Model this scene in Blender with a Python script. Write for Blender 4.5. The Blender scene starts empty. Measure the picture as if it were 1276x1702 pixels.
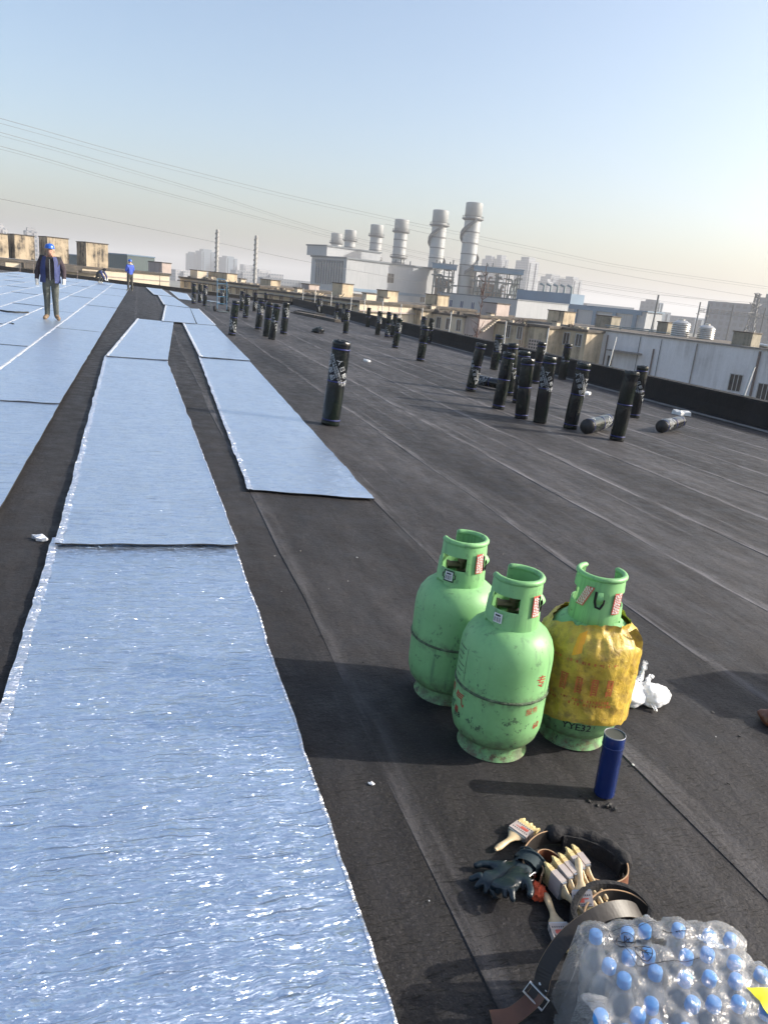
import bpy, bmesh, math, random
from mathutils import Vector, Matrix, noise
random.seed(7)
S = bpy.context.scene
C = S.collection
PI = math.pi
rad = math.radians

# ------------------------------------------------------------------ camera
CAM_H, YAW, PITCH, ROLL = 1.55, rad(19.06), rad(16.77), rad(5.48)
fwd = Vector((math.sin(YAW) * math.cos(PITCH), math.cos(YAW) * math.cos(PITCH), -math.sin(PITCH)))
rt0 = Vector((math.cos(YAW), -math.sin(YAW), 0))
up0 = rt0.cross(fwd)
rt = rt0 * math.cos(ROLL) + up0 * math.sin(ROLL)
up = up0 * math.cos(ROLL) - rt0 * math.sin(ROLL)
cd = bpy.data.cameras.new('camera')
cam = bpy.data.objects.new('camera', cd)
C.objects.link(cam)
cam.matrix_world = Matrix(((rt.x, up.x, -fwd.x, 0), (rt.y, up.y, -fwd.y, 0), (rt.z, up.z, -fwd.z, CAM_H), (0, 0, 0, 1)))
cd.sensor_fit = 'VERTICAL'; cd.sensor_height = 36; cd.lens = 26
cd.clip_start = 0.05; cd.clip_end = 20000
S.camera = cam

# ------------------------------------------------------------------ sky, sun, exposure
SUN_AZ, SUN_EL = rad(104), rad(27.5)
w = bpy.data.worlds.new('World'); S.world = w; w.use_nodes = True
wn = w.node_tree
sky = wn.nodes.new('ShaderNodeTexSky'); sky.sky_type = 'NISHITA'; sky.sun_disc = False
sky.sun_elevation = SUN_EL; sky.sun_rotation = SUN_AZ
sky.altitude = 30; sky.air_density = 1.0; sky.dust_density = 3.6; sky.ozone_density = 1.0
bg = wn.nodes['Background']; bg.inputs['Strength'].default_value = 0.15
wn.links.new(sky.outputs[0], bg.inputs[0])
sd = bpy.data.lights.new('sun', 'SUN'); sd.energy = 4.2; sd.angle = rad(0.6); sd.color = (1.0, 0.93, 0.82)
sun = bpy.data.objects.new('sun', sd); C.objects.link(sun)
sdir = Vector((math.sin(SUN_AZ) * math.cos(SUN_EL), math.cos(SUN_AZ) * math.cos(SUN_EL), math.sin(SUN_EL)))
sun.rotation_euler = sdir.to_track_quat('Z', 'Y').to_euler()
S.view_settings.view_transform = 'Standard'; S.view_settings.look = 'None'
S.view_settings.exposure = 0.76; S.view_settings.gamma = 1.0
S.cycles.transparent_max_bounces = 32
S.cycles.max_bounces = 6
S.cycles.volume_bounces = 1

# ------------------------------------------------------------------ materials
class Mt:
    def __init__(s, name, **kw):
        s.m = bpy.data.materials.new(name); s.m.use_nodes = True
        s.t = s.m.node_tree; s.b = s.t.nodes['Principled BSDF']; s.out = s.t.nodes['Material Output']
        for k, v in kw.items(): s.set(s.b, k.replace('_', ' '), v)
    def set(s, node, k, v):
        i = node.inputs[k]
        if isinstance(v, bpy.types.NodeSocket): s.t.links.new(v, i)
        elif isinstance(v, (tuple, list)) and len(v) == 3 and i.type == 'RGBA': i.default_value = (*v, 1)
        else: i.default_value = v
    def n(s, typ, props=None, **kw):
        nd = s.t.nodes.new('ShaderNode' + typ)
        for k, v in (props or {}).items(): setattr(nd, k, v)
        for k, v in kw.items(): s.set(nd, int(k[1:]) if k[0] == 'i' and k[1:].isdigit() else k.replace('_', ' '), v)
        return nd
    def co(s, kind='Object'): return s.n('TexCoord').outputs[kind]
    def pos(s): return s.n('NewGeometry').outputs['Position']
    def map(s, vec, scale=(1, 1, 1), loc=(0, 0, 0)):
        return s.n('Mapping', None, Vector=vec, Scale=scale, Location=loc).outputs[0]
    def noise(s, vec, scale, detail=4, rough=.55, dist=0):
        return s.n('TexNoise', None, Vector=vec, Scale=scale, Detail=detail, Roughness=rough, Distortion=dist).outputs[0]
    def ramp(s, fac, stops):
        r = s.n('ValToRGB'); s.t.links.new(fac, r.inputs[0]); e = r.color_ramp.elements
        while len(e) < len(stops): e.new(.5)
        for el, (p, c) in zip(e, stops):
            el.position = p; el.color = (*c, 1) if isinstance(c, (tuple, list)) else (c, c, c, 1)
        return r.outputs[0]
    def mix(s, fac, a, b, mode='MIX'):
        nd = s.n('Mix', {'data_type': 'RGBA', 'blend_type': mode})
        s.set(nd, 0, fac); s.set(nd, 6, a); s.set(nd, 7, b); return nd.outputs[2]
    def math(s, op, a, b=0.5):
        nd = s.n('Math', {'operation': op}); s.set(nd, 0, a); s.set(nd, 1, b); return nd.outputs[0]
    def bump(s, h, strength=.3, dist=.01, normal=None):
        nd = s.n('Bump', None, Height=h, Strength=strength, Distance=dist)
        if normal: s.t.links.new(normal, nd.inputs['Normal'])
        return nd.outputs[0]
    def rnd(s): return s.n('ObjectInfo').outputs['Random']

def plain(name, col, rough=.6, metal=0., var=.15, scale=8, bump=.0, bscale=60, bdist=.004, stretch=(1, 1, 1), spec=.5, kind='Object'):
    k = Mt(name, Roughness=rough, Metallic=metal)
    k.b.inputs['Specular IOR Level'].default_value = spec
    v = k.map(k.co(kind), stretch)
    f = k.noise(v, scale)
    lo = tuple(c * (1 - var) for c in col); hi = tuple(min(1, c * (1 + var)) for c in col)
    k.set(k.b, 'Base Color', k.ramp(f, [(.3, lo), (.7, hi)]))
    if bump: k.set(k.b, 'Normal', k.bump(k.noise(v, bscale, 3), bump, bdist))
    return k.m

def dirty_wall(name, col, stain, scale=.5, amount=.5):
    k = Mt(name, Roughness=.9)
    p = k.pos()
    big = k.noise(p, scale, 6, .65)
    streak = k.noise(k.map(p, (1.6, 1.6, .12)), 1.5, 5, .6)
    f = k.math('MULTIPLY', k.ramp(big, [(.38, 0.), (.72, 1.)]), k.ramp(streak, [(.35, 0.), (.75, 1.)]))
    f = k.math('MULTIPLY', f, amount * 2)
    fine = k.noise(p, 6, 4)
    base = k.mix(k.ramp(fine, [(.3, 0.), (.7, .35)]), col, tuple(c * .8 for c in col))
    k.set(k.b, 'Base Color', k.mix(f, base, stain))
    k.set(k.b, 'Normal', k.bump(fine, .25, .02))
    return k.m

def m_bitumen():
    k = Mt('bitumen_membrane'); k.b.inputs['Specular IOR Level'].default_value = .24
    co = k.co(); rnd = k.rnd()
    off = k.n('CombineXYZ', None, X=k.math('MULTIPLY', rnd, 37.), Y=k.math('MULTIPLY', rnd, 91.)).outputs[0]
    v = k.n('VectorMath', {'operation': 'ADD'}, i0=co, i1=off).outputs[0]
    P = k.pos()
    cloud = k.noise(k.map(P, (1.0, .25, 1)), .9, 6, .62)
    streak = k.noise(k.map(v, (3.5, .8, 1)), 1.9, 6, .68)
    fine = k.noise(k.map(v, (1, 1, 1)), 55, 4, .7)
    sx = k.n('SeparateXYZ', None, i0=co).outputs[0]
    lap = k.ramp(sx, [(0., 1.), (.05, .55), (.11, 0.)])
    lapn = k.math('MULTIPLY', lap, k.ramp(k.noise(k.map(v, (14, 1.2, 1)), 1.5, 4), [(.38, 0.), (.62, 1.)]))
    d = k.math('MULTIPLY', k.ramp(cloud, [(.36, .0), (.72, 1.)]), k.ramp(streak, [(.3, .15), (.75, 1.)]))
    d = k.math('MULTIPLY', d, .52)
    band = k.ramp(k.noise(k.map(v, (9, .22, 1)), 1.0, 5, .65, .3), [(.60, 0.), (.74, .8)])
    band = k.math('MULTIPLY', band, k.ramp(k.noise(k.map(P, (.5, .12, 1)), 1.1, 4), [(.36, 0.), (.6, 1.)]))
    d = k.math('ADD', d, k.math('MULTIPLY', band, .85))
    d = k.math('ADD', d, k.math('MULTIPLY', lapn, .6))
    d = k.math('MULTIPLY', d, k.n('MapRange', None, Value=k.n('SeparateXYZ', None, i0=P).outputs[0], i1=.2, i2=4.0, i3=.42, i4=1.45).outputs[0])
    spk = k.ramp(k.noise(v, 120, 3, .7), [(.56, 0.), (.70, 1.)])
    d = k.math('ADD', d, k.math('MULTIPLY', spk, .22))
    base = k.mix(rnd, (.012, .0108, .0112), (.018, .0165, .017))
    crk = k.ramp(k.noise(k.map(v, (20, 120, 1)), 1.0, 5, .72, .9), [(.36, 1.), (.43, 0.)])
    base = k.mix(k.ramp(fine, [(.3, 0.), (.7, .5)]), base, (.010, .010, .011))
    base = k.mix(crk, base, (.006, .006, .007))
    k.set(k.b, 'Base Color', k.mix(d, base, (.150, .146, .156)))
    k.set(k.b, 'Roughness', k.ramp(k.noise(v, 6, 4), [(.3, .5), (.7, .78)]))
    # fine cracks run across the sheet, plus grit
    cr = k.noise(k.map(v, (20, 120, 1)), 1.0, 5, .72, .9)
    cr = k.ramp(cr, [(.36, 0.), (.43, 1.)])
    h = k.math('ADD', k.math('MULTIPLY', cr, .7), k.math('MULTIPLY', fine, .8))
    n1 = k.bump(h, .8, .007)
    n2 = k.bump(k.noise(k.map(v, (2.2, 1.1, 1)), 2.2, 3), .6, .03, n1)
    k.set(k.b, 'Normal', n2)
    return k.m

def m_foil(name, col, r=.30, k1=.55, k2=.35, metal=1.0):
    """crinkled foil: a mosaic of tiny facets, each tilted its own way, over soft ripples and thin creases"""
    k = Mt(name, Metallic=metal)
    P = k.pos()
    warp = k.n('TexNoise', None, Vector=P, Scale=9., Detail=2.).outputs['Color']
    Pw = k.n('VectorMath', {'operation': 'MULTIPLY_ADD'}, i0=warp, i1=(.05, .05, 0), i2=P).outputs[0]
    def facets(scale, rot):
        mp = k.n('Mapping', None, Vector=Pw, Scale=scale, Rotation=(0, 0, rot)).outputs[0]
        return k.n('TexVoronoi', {'feature': 'F1'}, Vector=mp, Scale=1.0, Randomness=1.).outputs['Color']
    f1 = facets((26, 190, 1), rad(5)); f2 = facets((115, 320, 1), rad(-24)); f3 = facets((9, 46, 1), rad(8))
    sub = lambda c, m: k.n('VectorMath', {'operation': 'MULTIPLY'}, i0=k.n('VectorMath', {'operation': 'SUBTRACT'}, i0=c, i1=(.5, .5, .5)).outputs[0], i1=m).outputs[0]
    pick = k.n('MapRange', None, Value=k.n('SeparateColor', None, i0=f2).outputs[2], i1=.55, i2=.92, i3=1., i4=2.25).outputs[0]
    patch = k.ramp(k.noise(k.map(P, (2.0, 3.0, 1)), 3.0, 4, .6), [(.35, .45), (.65, 1.)])
    d = k.n('VectorMath', {'operation': 'ADD'}, i0=sub(f1, (k1 * .8, k1 * 1.1, 0)), i1=sub(f2, (k2 * .8, k2 * 1.1, 0))).outputs[0]
    d = k.n('VectorMath', {'operation': 'SCALE'}, i0=d, Scale=k.math('MULTIPLY', patch, pick)).outputs[0]
    d = k.n('VectorMath', {'operation': 'ADD'}, i0=d, i1=sub(f3, (k1 * .22, k1 * .42, 0))).outputs[0]
    wr = k.noise(k.map(Pw, (4, 120, 1)), 1.0, 3, .6, .3)
    crease = k.ramp(wr, [(.35, 0.), (.40, 1.)])
    long = k.noise(k.map(P, (3, 1.2, 1)), 1.3, 3)
    soft = k.bump(k.math('ADD', k.noise(k.map(P, (20, 60, 1)), 1.0, 3, .6, .8), k.math('MULTIPLY', crease, .3)), .30, .008)
    soft = k.bump(long, .5, .03, soft)
    nn = k.n('VectorMath', {'operation': 'NORMALIZE'}, i0=k.n('VectorMath', {'operation': 'ADD'}, i0=soft, i1=d).outputs[0]).outputs[0]
    k.set(k.b, 'Normal', nn)
    tint = k.mix(k.ramp(long, [(.3, 0.), (.7, 1.)]), tuple(x * .93 for x in col), col)
    tint = k.mix(crease, tuple(x * .55 for x in col), tint)
    k.set(k.b, 'Base Color', tint)
    k.set(k.b, 'Roughness', r)
    return k.m

def m_film_roll():
    k = Mt('roll_plastic_film')
    v = k.co(); rnd = k.rnd()
    off = k.n('CombineXYZ', None, Z=k.math('MULTIPLY', rnd, 23.)).outputs[0]
    v = k.n('VectorMath', {'operation': 'ADD'}, i0=v, i1=off).outputs[0]
    f = k.noise(v, 4, 3)
    k.set(k.b, 'Base Color', k.mix(k.ramp(f, [(.35, 0.), (.65, 1.)]), (.003, .004, .008), (.004, .010, .007)))
    k.set(k.b, 'Roughness', .20)
    k.b.inputs['Specular IOR Level'].default_value = .42
    wr = k.noise(k.map(v, (14, 14, 5)), 1.4, 4, .6, 1.)
    k.set(k.b, 'Normal', k.bump(wr, .55, .012))
    return k.m

def m_green_paint():
    k = Mt('green_cylinder_paint')
    v = k.co(); rnd = k.rnd()
    off = k.n('CombineXYZ', None, X=k.math('MULTIPLY', rnd, 11.)).outputs[0]
    v = k.n('VectorMath', {'operation': 'ADD'}, i0=v, i1=off).outputs[0]
    cloud = k.noise(v, 5, 5, .6)
    col = k.mix(k.ramp(cloud, [(.3, 0.), (.7, 1.)]), (.17, .40, .155), (.225, .485, .205))
    streak = k.ramp(k.noise(k.map(v, (40, 40, 2.0)), 1., 4, .6), [(.52, 0.), (.72, .7)])
    col = k.mix(k.math('MULTIPLY', streak, k.ramp(k.noise(v, 3, 3), [(.40, 0.), (.58, 1.)])), col, (.06, .13, .08))
    chip = k.ramp(k.noise(k.map(v, (1, 1, .8)), 30, 4, .75), [(.60, 0.), (.64, 1.)])
    z = k.n('SeparateXYZ', None, i0=k.co()).outputs[2]
    low = k.ramp(z, [(.0, 1.), (.13, .75), (.34, .45), (.6, .25)])
    col = k.mix(k.math('MULTIPLY', chip, low), col, (.02, .035, .03))
    grime = k.math('MULTIPLY', k.ramp(k.noise(v, 22, 6, .7), [(.34, 0.), (.60, 1.)]), k.ramp(z, [(0., .95), (.078, .75), (.15, .14), (.5, .05)]))
    col = k.mix(grime, col, (.10, .12, .075))
    scuff = k.math('MULTIPLY', k.ramp(k.noise(k.map(v, (9, 9, 16)), 1.0, 6, .75, .6), [(.60, 0.), (.68, .8)]), k.ramp(k.noise(v, 4.5, 2), [(.48, 0.), (.6, 1.)]))
    col = k.mix(scuff, col, (.035, .06, .045))
    nearseam = k.math('MULTIPLY', k.ramp(k.math('ABSOLUTE', k.math('SUBTRACT', z, .262)), [(.004, 1.), (.035, 0.)]), k.ramp(k.noise(v, 28, 5, .7), [(.45, 0.), (.65, .8)]))
    col = k.mix(nearseam, col, (.06, .085, .05))
    rust = k.math('MULTIPLY', k.ramp(k.noise(v, 34, 5, .75), [(.52, 0.), (.62, 1.)]), k.ramp(z, [(.0, .8), (.06, .55), (.10, .05), (.24, .0), (.255, .5), (.27, .5), (.29, 0.)]))
    col = k.mix(rust, col, (.12, .065, .035))
    k.set(k.b, 'Base Color', col)
    k.set(k.b, 'Roughness', k.ramp(cloud, [(.3, .44), (.7, .62)]))
    k.set(k.b, 'Normal', k.bump(k.noise(v, 26, 4), .10, .006))
    return k.m

def m_sack():
    k = Mt('yellow_woven_sack')
    v = k.co()
    f = k.noise(v, 9, 5, .6)
    col = k.mix(k.ramp(f, [(.3, 0.), (.7, 1.)]), (.42, .27, .028), (.63, .455, .07))
    col = k.mix(k.ramp(k.noise(v, 22, 5, .7), [(.46, 0.), (.68, .75)]), col, (.19, .125, .045))
    wv = k.n('TexWave', {'bands_direction': 'Z'}, Vector=v, Scale=95., Distortion=1.).outputs[1]
    k.set(k.b, 'Base Color', col); k.set(k.b, 'Roughness', .42)
    n1 = k.bump(wv, .12, .002)
    k.set(k.b, 'Normal', k.bump(k.noise(v, 30, 4, .6, 1.2), .6, .008, n1))
    return k.m

def m_clear(name, tint, solid, white=(.8, .85, .88), rough=.08, bumps=None, fres=.35):
    k = Mt(name)
    t = k.n('BsdfTransparent', None, Color=tint)
    g = k.n('BsdfGlossy', None, Color=(1, 1, 1), Roughness=rough)
    d = k.n('BsdfTranslucent', None, Color=white)
    d2 = k.n('BsdfDiffuse', None, Color=white)
    lw = k.n('LayerWeight', None, Blend=.45)
    if bumps:
        nb = k.bump(k.noise(k.map(k.co(), bumps[0]), bumps[1], 3, .6, 1.), bumps[2], .01)
        for nd in (g, lw): k.t.links.new(nb, nd.inputs['Normal'])
    dd = k.n('MixShader'); dd.inputs[0].default_value = .5
    k.t.links.new(d.outputs[0], dd.inputs[1]); k.t.links.new(d2.outputs[0], dd.inputs[2])
    m1 = k.n('MixShader'); m1.inputs[0].default_value = solid
    k.t.links.new(t.outputs[0], m1.inputs[1]); k.t.links.new(dd.outputs[0], m1.inputs[2])
    m2 = k.n('MixShader'); k.t.links.new(k.math('MULTIPLY', lw.outputs['Fresnel'], fres), m2.inputs[0])
    k.t.links.new(m1.outputs[0], m2.inputs[1]); k.t.links.new(g.outputs[0], m2.inputs[2])
    k.t.links.new(m2.outputs[0], k.out.inputs[0])
    return k.m

def m_tower(name, col, glass, sx=3.2, sz=3.0):
    k = Mt(name, Roughness=.7)
    v = k.map(k.co(), (1 / sx, 1 / sx, 1 / sz))
    br = k.n('TexBrick', {'offset': 0.0}, Vector=k.n('CombineXYZ', None, X=k.math('ADD', k.n('SeparateXYZ', None, i0=v).outputs[0], k.n('SeparateXYZ', None, i0=v).outputs[1]), Y=k.n('SeparateXYZ', None, i0=v).outputs[2]).outputs[0],
             Color1=glass, Color2=tuple(c * .8 for c in glass), Mortar=col, Scale=1.0)
    br.inputs['Mortar Size'].default_value = .22; br.inputs['Brick Width'].default_value = 1.; br.inputs['Row Height'].default_value = 1.
    k.set(k.b, 'Base Color', br.outputs[0])
    return k.m

MAT = dict(
    bit=m_bitumen(),
    deck=plain('roof_underlay', (.035, .033, .034), .8, var=.3, scale=3),
    bit_wall=plain('upturn_membrane', (.012, .012, .013), .75, var=.3, scale=1.2, bump=.5, bscale=7, bdist=.03, spec=.2),
    edge=plain('membrane_black_edge', (.012, .012, .013), .7),
    foil=m_foil('blue_foil', (.71, .82, .96), .32, .52, .44, .95),
    foil2=m_foil('silver_foil', (.80, .83, .88), .32, 1.2, .8, .45),  # silver, whitened to carry the sun caught on selvage creases
    foil3=m_foil('silver_blue_foil', (.80, .85, .95), .34, 1.3, .9, .86),
    roll=m_film_roll(),
    rolltop=plain('roll_end_bitumen', (.02, .02, .021), .55, bump=.6, bscale=30, bdist=.01),
    strap=plain('blue_strap', (.008, .016, .13), .5),
    white=plain('white_print', (.34, .36, .38), .5, var=.5, scale=25),
    green=m_green_paint(),
    weld=plain('weld_seam', (.065, .10, .055), .8, var=.9, scale=30, bump=.8, bscale=90, bdist=.006),
    brass=plain('old_brass', (.16, .13, .08), .45, .8),
    red=plain('red_print', (.36, .045, .03), .5, var=.3, scale=50),
    blackp=plain('black_print', (.02, .02, .025), .6),
    stick=plain('sticker_red', (.52, .10, .075), .5, var=.2, scale=30),
    stickw=plain('sticker_white', (.70, .70, .68), .5, var=.12, scale=30),
    sack=m_sack(),
    sackred=plain('sack_red_print', (.42, .12, .035), .5, var=.35, scale=30),
    orange=plain('orange_band', (.75, .33, .02), .5),
    bag=plain('white_bag_plastic', (.78, .79, .80), .35, var=.06, bump=.6, bscale=14, bdist=.02),
    can=plain('dark_blue_can', (.007, .023, .12), .22, var=.1),
    canrim=plain('can_rim', (.30, .32, .36), .5, .2),
    cantop=plain('can_recess', (.045, .05, .042), .7),
    wood=plain('brush_wood', (.56, .43, .26), .45, var=.2, scale=5, stretch=(8, 8, 1)),
    ferr=plain('brush_ferrule', (.42, .43, .44), .3, .7),
    paper=plain('brush_sleeve_paper', (.40, .35, .33), .6, var=.12, scale=30),
    bris=plain('brush_bristle', (.60, .47, .22), .7, var=.3, scale=5, stretch=(60, 60, 2), bump=.6, bscale=6),
    leather=plain('brown_leather', (.12, .048, .026), .45, var=.35, scale=10, bump=.25, bscale=60, bdist=.003),
    leatherd=plain('dark_leather', (.018, .015, .014), .5, var=.3, scale=14, bump=.3, bscale=50, bdist=.003),
    tan=plain('tan_leather_edge', (.36, .23, .13), .6),
    pad=plain('black_pad_fabric', (.010, .010, .012), .9, bump=.8, bscale=60, bdist=.008),
    steel=plain('buckle_steel', (.55, .55, .55), .28, 1.0),
    glove=plain('teal_black_rubber', (.006, .014, .021), .38, var=.4, scale=12, bump=.5, bscale=60, bdist=.004),
    gcuff=plain('glove_cuff', (.018, .035, .043), .8, bump=.5, bscale=120, bdist=.002),
    gred=plain('orange_red_cloth', (.58, .085, .03), .7, bump=.5, bscale=60, bdist=.004),
    capb=plain('blue_bottle_cap', (.10, .36, .80), .35, var=.05),
    labelb=plain('blue_bottle_label', (.015, .09, .35), .4),
    yellow=plain('yellow_label', (.72, .66, .02), .5, var=.05),
    pet=m_clear('bottle_plastic_water', (.95, .97, .98), .44, (.92, .94, .96), .05, ((1, 1, 2.2), 10, .3), 1.0),
    film=m_clear('shrink_film', (.97, .98, .99), .20, (.95, .96, .97), .09, ((1, 1, 1), 34, .9), .55),
    skin=plain('skin', (.36, .20, .14), .55),
    hat=plain('blue_helmet', (.015, .09, .42), .3),
    jacket=plain('black_jacket', (.016, .015, .020), .85, bump=.4, bscale=25, bdist=.01),
    maroon=plain('dark_sleeve', (.030, .020, .028), .85),
    vest=plain('blue_vest', (.018, .03, .115), .7, var=.25, bump=.4, bscale=20, bdist=.01),
    bluej=plain('blue_jacket', (.02, .06, .36), .7, var=.25, bump=.4, bscale=20, bdist=.01),
    trous=plain('grey_green_trousers', (.060, .066, .058), .9, var=.3, bump=.5, bscale=14, bdist=.02),
    dtrous=plain('dark_trousers', (.045, .045, .04), .9, var=.3),
    boot=plain('tan_boots', (.17, .115, .07), .8),
    wglove=plain('white_work_glove', (.62, .62, .60), .9),
    hood=plain('pale_hood', (.45, .43, .38), .9),
    hiviz=plain('yellow_green_vest', (.45, .75, .05), .7),
    dark=plain('window_dark', (.03, .032, .036), .2, var=.4, scale=.6, kind='Object'),
    bluewin=plain('window_blue', (.04, .07, .16), .2),
    frame=plain('window_frame', (.42, .42, .42), .5),
    cream=dirty_wall('cream_plaster', (.56, .46, .32), (.11, .09, .07), .5, .9),
    creamw=dirty_wall('white_plaster', (.62, .54, .42), (.30, .24, .18), .3, .35),
    tan_wall=dirty_wall('stained_tan_plaster', (.50, .41, .29), (.05, .045, .04), .8, 1.5),
    mossy=dirty_wall('mossy_concrete', (.30, .27, .21), (.04, .045, .035), .9, .9),
    pinkish=dirty_wall('pinkish_grey_plaster', (.46, .39, .36), (.16, .12, .10), .4, .45),
    whitewall=dirty_wall('white_painted_wall', (.70, .69, .70), (.30, .29, .29), .25, .45),
    roofdark=dirty_wall('dark_roof_edge', (.06, .055, .05), (.20, .16, .12), .8, .6),
    plant=dirty_wall('plant_cladding', (.36, .375, .395), (.24, .26, .28), .06, .7),
    planttrim=plain('plant_trim_dark', (.12, .14, .16), .7),
    stack=plain('stack_metal', (.33, .345, .355), .5, .2, var=.1, scale=.2),
    ring=plain('stack_ring', (.13, .135, .14), .6),
    blueroof=plain('blue_steel_roof', (.045, .14, .24), .55, var=.15, scale=.2),
    bluefas=plain('blue_grey_fascia', (.12, .19, .27), .6, var=.1, scale=.2),
    pipes=plain('pale_pipework', (.20, .24, .25), .5, .3),
    steelw=plain('grey_steelwork', (.05, .075, .085), .6),
    rust=plain('brown_ducts', (.22, .15, .11), .7),
    tank=plain('corrugated_tank', (.50, .49, .46), .35, .7, var=.15, scale=3),
    pole=plain('grey_pole', (.27, .27, .265), .7),
    polew=plain('pale_post', (.55, .55, .53), .6),
    poled=plain('rusty_rod', (.14, .11, .10), .7),
    bark=plain('reddish_bark', (.10, .055, .045), .9, var=.3, scale=10),
    wire=plain('power_cable', (.16, .16, .17), .6),
    lat=plain('galvanised_lattice', (.10, .11, .12), .6),
    ground=plain('ground_earth', (.12, .125, .11), .95, var=.35, scale=.02, kind='Object'),
    tower=m_tower('tower_facade', (.30, .30, .32), (.14, .17, .21)),
    tower2=m_tower('pale_tower_facade', (.22, .235, .26), (.10, .125, .16), 2.6, 2.9),
    tower3=m_tower('haze_blue_tower_facade', (.06, .095, .14), (.04, .07, .11), 4., 3.4),  # blue of the distant haze is put into this facade colour
    leafd=plain('evergreen_leaf', (.035, .055, .03), .8, var=.4, scale=3),
    concrete=plain('concrete_fillet', (.20, .19, .18), .9, var=.3, scale=4),
    glass=plain('greenhouse_blue', (.07, .10, .105), .6),
)

# ------------------------------------------------------------------ mesh helpers
class MB:
    def __init__(s): s.v = []; s.f = []; s.mi = []
    def add(s, vs, fs, mi=0):
        o = len(s.v); s.v += [tuple(p) for p in vs]; s.f += [tuple(i + o for i in f) for f in fs]; s.mi += [mi] * len(fs); return s
    def box(s, a, b, mi=0):
        x0, y0, z0 = a; x1, y1, z1 = b
        return s.add([(x0, y0, z0), (x1, y0, z0), (x1, y1, z0), (x0, y1, z0), (x0, y0, z1), (x1, y0, z1), (x1, y1, z1), (x0, y1, z1)],
                     [(0, 3, 2, 1), (4, 5, 6, 7), (0, 1, 5, 4), (1, 2, 6, 5), (2, 3, 7, 6), (3, 0, 4, 7)], mi)
    def tube(s, pts, r, n=8, mi=0, caps=True, closed=False):
        pts = [Vector(p) for p in pts]; rs = r if isinstance(r, (list, tuple)) else [r] * len(pts)
        vs = []; fs = []; L = len(pts); ref = None
        for i, p in enumerate(pts):
            d = (pts[(i + 1) % L] - pts[i - 1]) if closed else (pts[min(i + 1, L - 1)] - pts[max(i - 1, 0)])
            d.normalize()
            if ref is None: ref = Vector((0, 0, 1)) if abs(d.z) < .9 else Vector((1, 0, 0))
            u = ref - d * ref.dot(d)
            if u.length < 1e-5: u = d.orthogonal()
            u.normalize(); wv = d.cross(u); ref = u
            for k in range(n):
                a = 2 * PI * k / n; vs.append(p + (u * math.cos(a) + wv * math.sin(a)) * rs[i])
        R = L if closed else L - 1
        for i in range(R):
            for k in range(n):
                j = (i + 1) % L; fs.append((i * n + k, i * n + (k + 1) % n, j * n + (k + 1) % n, j * n + k))
        if caps and not closed:
            fs.append(tuple(range(n))[::-1]); fs.append(tuple((L - 1) * n + k for k in range(n)))
        return s.add(vs, fs, mi)
    def lathe(s, prof, n=32, mi=0, c=(0, 0, 0), cap0=True, cap1=True):
        vs = []; fs = []
        for (r, z) in prof:
            for k in range(n):
                a = 2 * PI * k / n; vs.append((c[0] + r * math.cos(a), c[1] + r * math.sin(a), c[2] + z))
        for i in range(len(prof) - 1):
            for k in range(n): fs.append((i * n + k, i * n + (k + 1) % n, (i + 1) * n + (k + 1) % n, (i + 1) * n + k))
        if cap0: fs.append(tuple(range(n))[::-1])
        if cap1: fs.append(tuple((len(prof) - 1) * n + k for k in range(n)))
        return s.add(vs, fs, mi)
    def prism(s, poly, z0, z1, mi=0):
        n = len(poly); vs = [(x, y, z0) for x, y in poly] + [(x, y, z1) for x, y in poly]
        fs = [tuple(range(n))[::-1], tuple(range(n, 2 * n))] + [(i, (i + 1) % n, n + (i + 1) % n, n + i) for i in range(n)]
        return s.add(vs, fs, mi)
    def grid(s, P, mi=0, wrap=False):
        ny = len(P); nx = len(P[0]); vs = [q for row in P for q in row]; fs = []
        for j in range(ny - 1):
            for i in range(nx if wrap else nx - 1):
                fs.append((j * nx + i, j * nx + (i + 1) % nx, (j + 1) * nx + (i + 1) % nx, (j + 1) * nx + i))
        return s.add(vs, fs, mi)
    def mesh(s, name, mats, smooth=False):
        me = bpy.data.meshes.new(name); me.from_pydata(s.v, [], s.f); me.update()
        for m in (mats if isinstance(mats, (list, tuple)) else [mats]): me.materials.append(m)
        me.polygons.foreach_set('material_index', s.mi)
        if smooth: me.polygons.foreach_set('use_smooth', [True] * len(s.f))
        return me
    def build(s, name, mats, parent=None, smooth=False, loc=(0, 0, 0), rz=0):
        return put(name, s.mesh(name, mats, smooth), parent, loc, rz)

def put(name, me, parent=None, loc=(0, 0, 0), rz=0):
    o = bpy.data.objects.new(name, me); C.objects.link(o); o.location = loc; o.rotation_euler = (0, 0, rz)
    if parent: o.parent = parent
    return o
def tag(o, label=None, cat=None, group=None, kind=None):
    if label: o['label'] = label
    if cat: o['category'] = cat
    if group: o['group'] = group
    if kind: o['kind'] = kind
    return o
def empty(name, loc=(0, 0, 0), rz=0, label=None, cat=None, group=None):
    o = bpy.data.objects.new(name, None); C.objects.link(o); o.location = loc; o.rotation_euler = (0, 0, rz)
    o.empty_display_size = .2
    return tag(o, label, cat, group)
def copy_tree(o, parent=None):
    c = o.copy(); C.objects.link(c)
    if parent: c.parent = parent
    for ch in o.children: copy_tree(ch, c)
    return c
def autosmooth(o, ang=40):
    o.data.polygons.foreach_set('use_smooth', [True] * len(o.data.polygons))
    try: o.data.set_sharp_from_angle(angle=rad(ang))
    except Exception: pass
    return o
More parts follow.
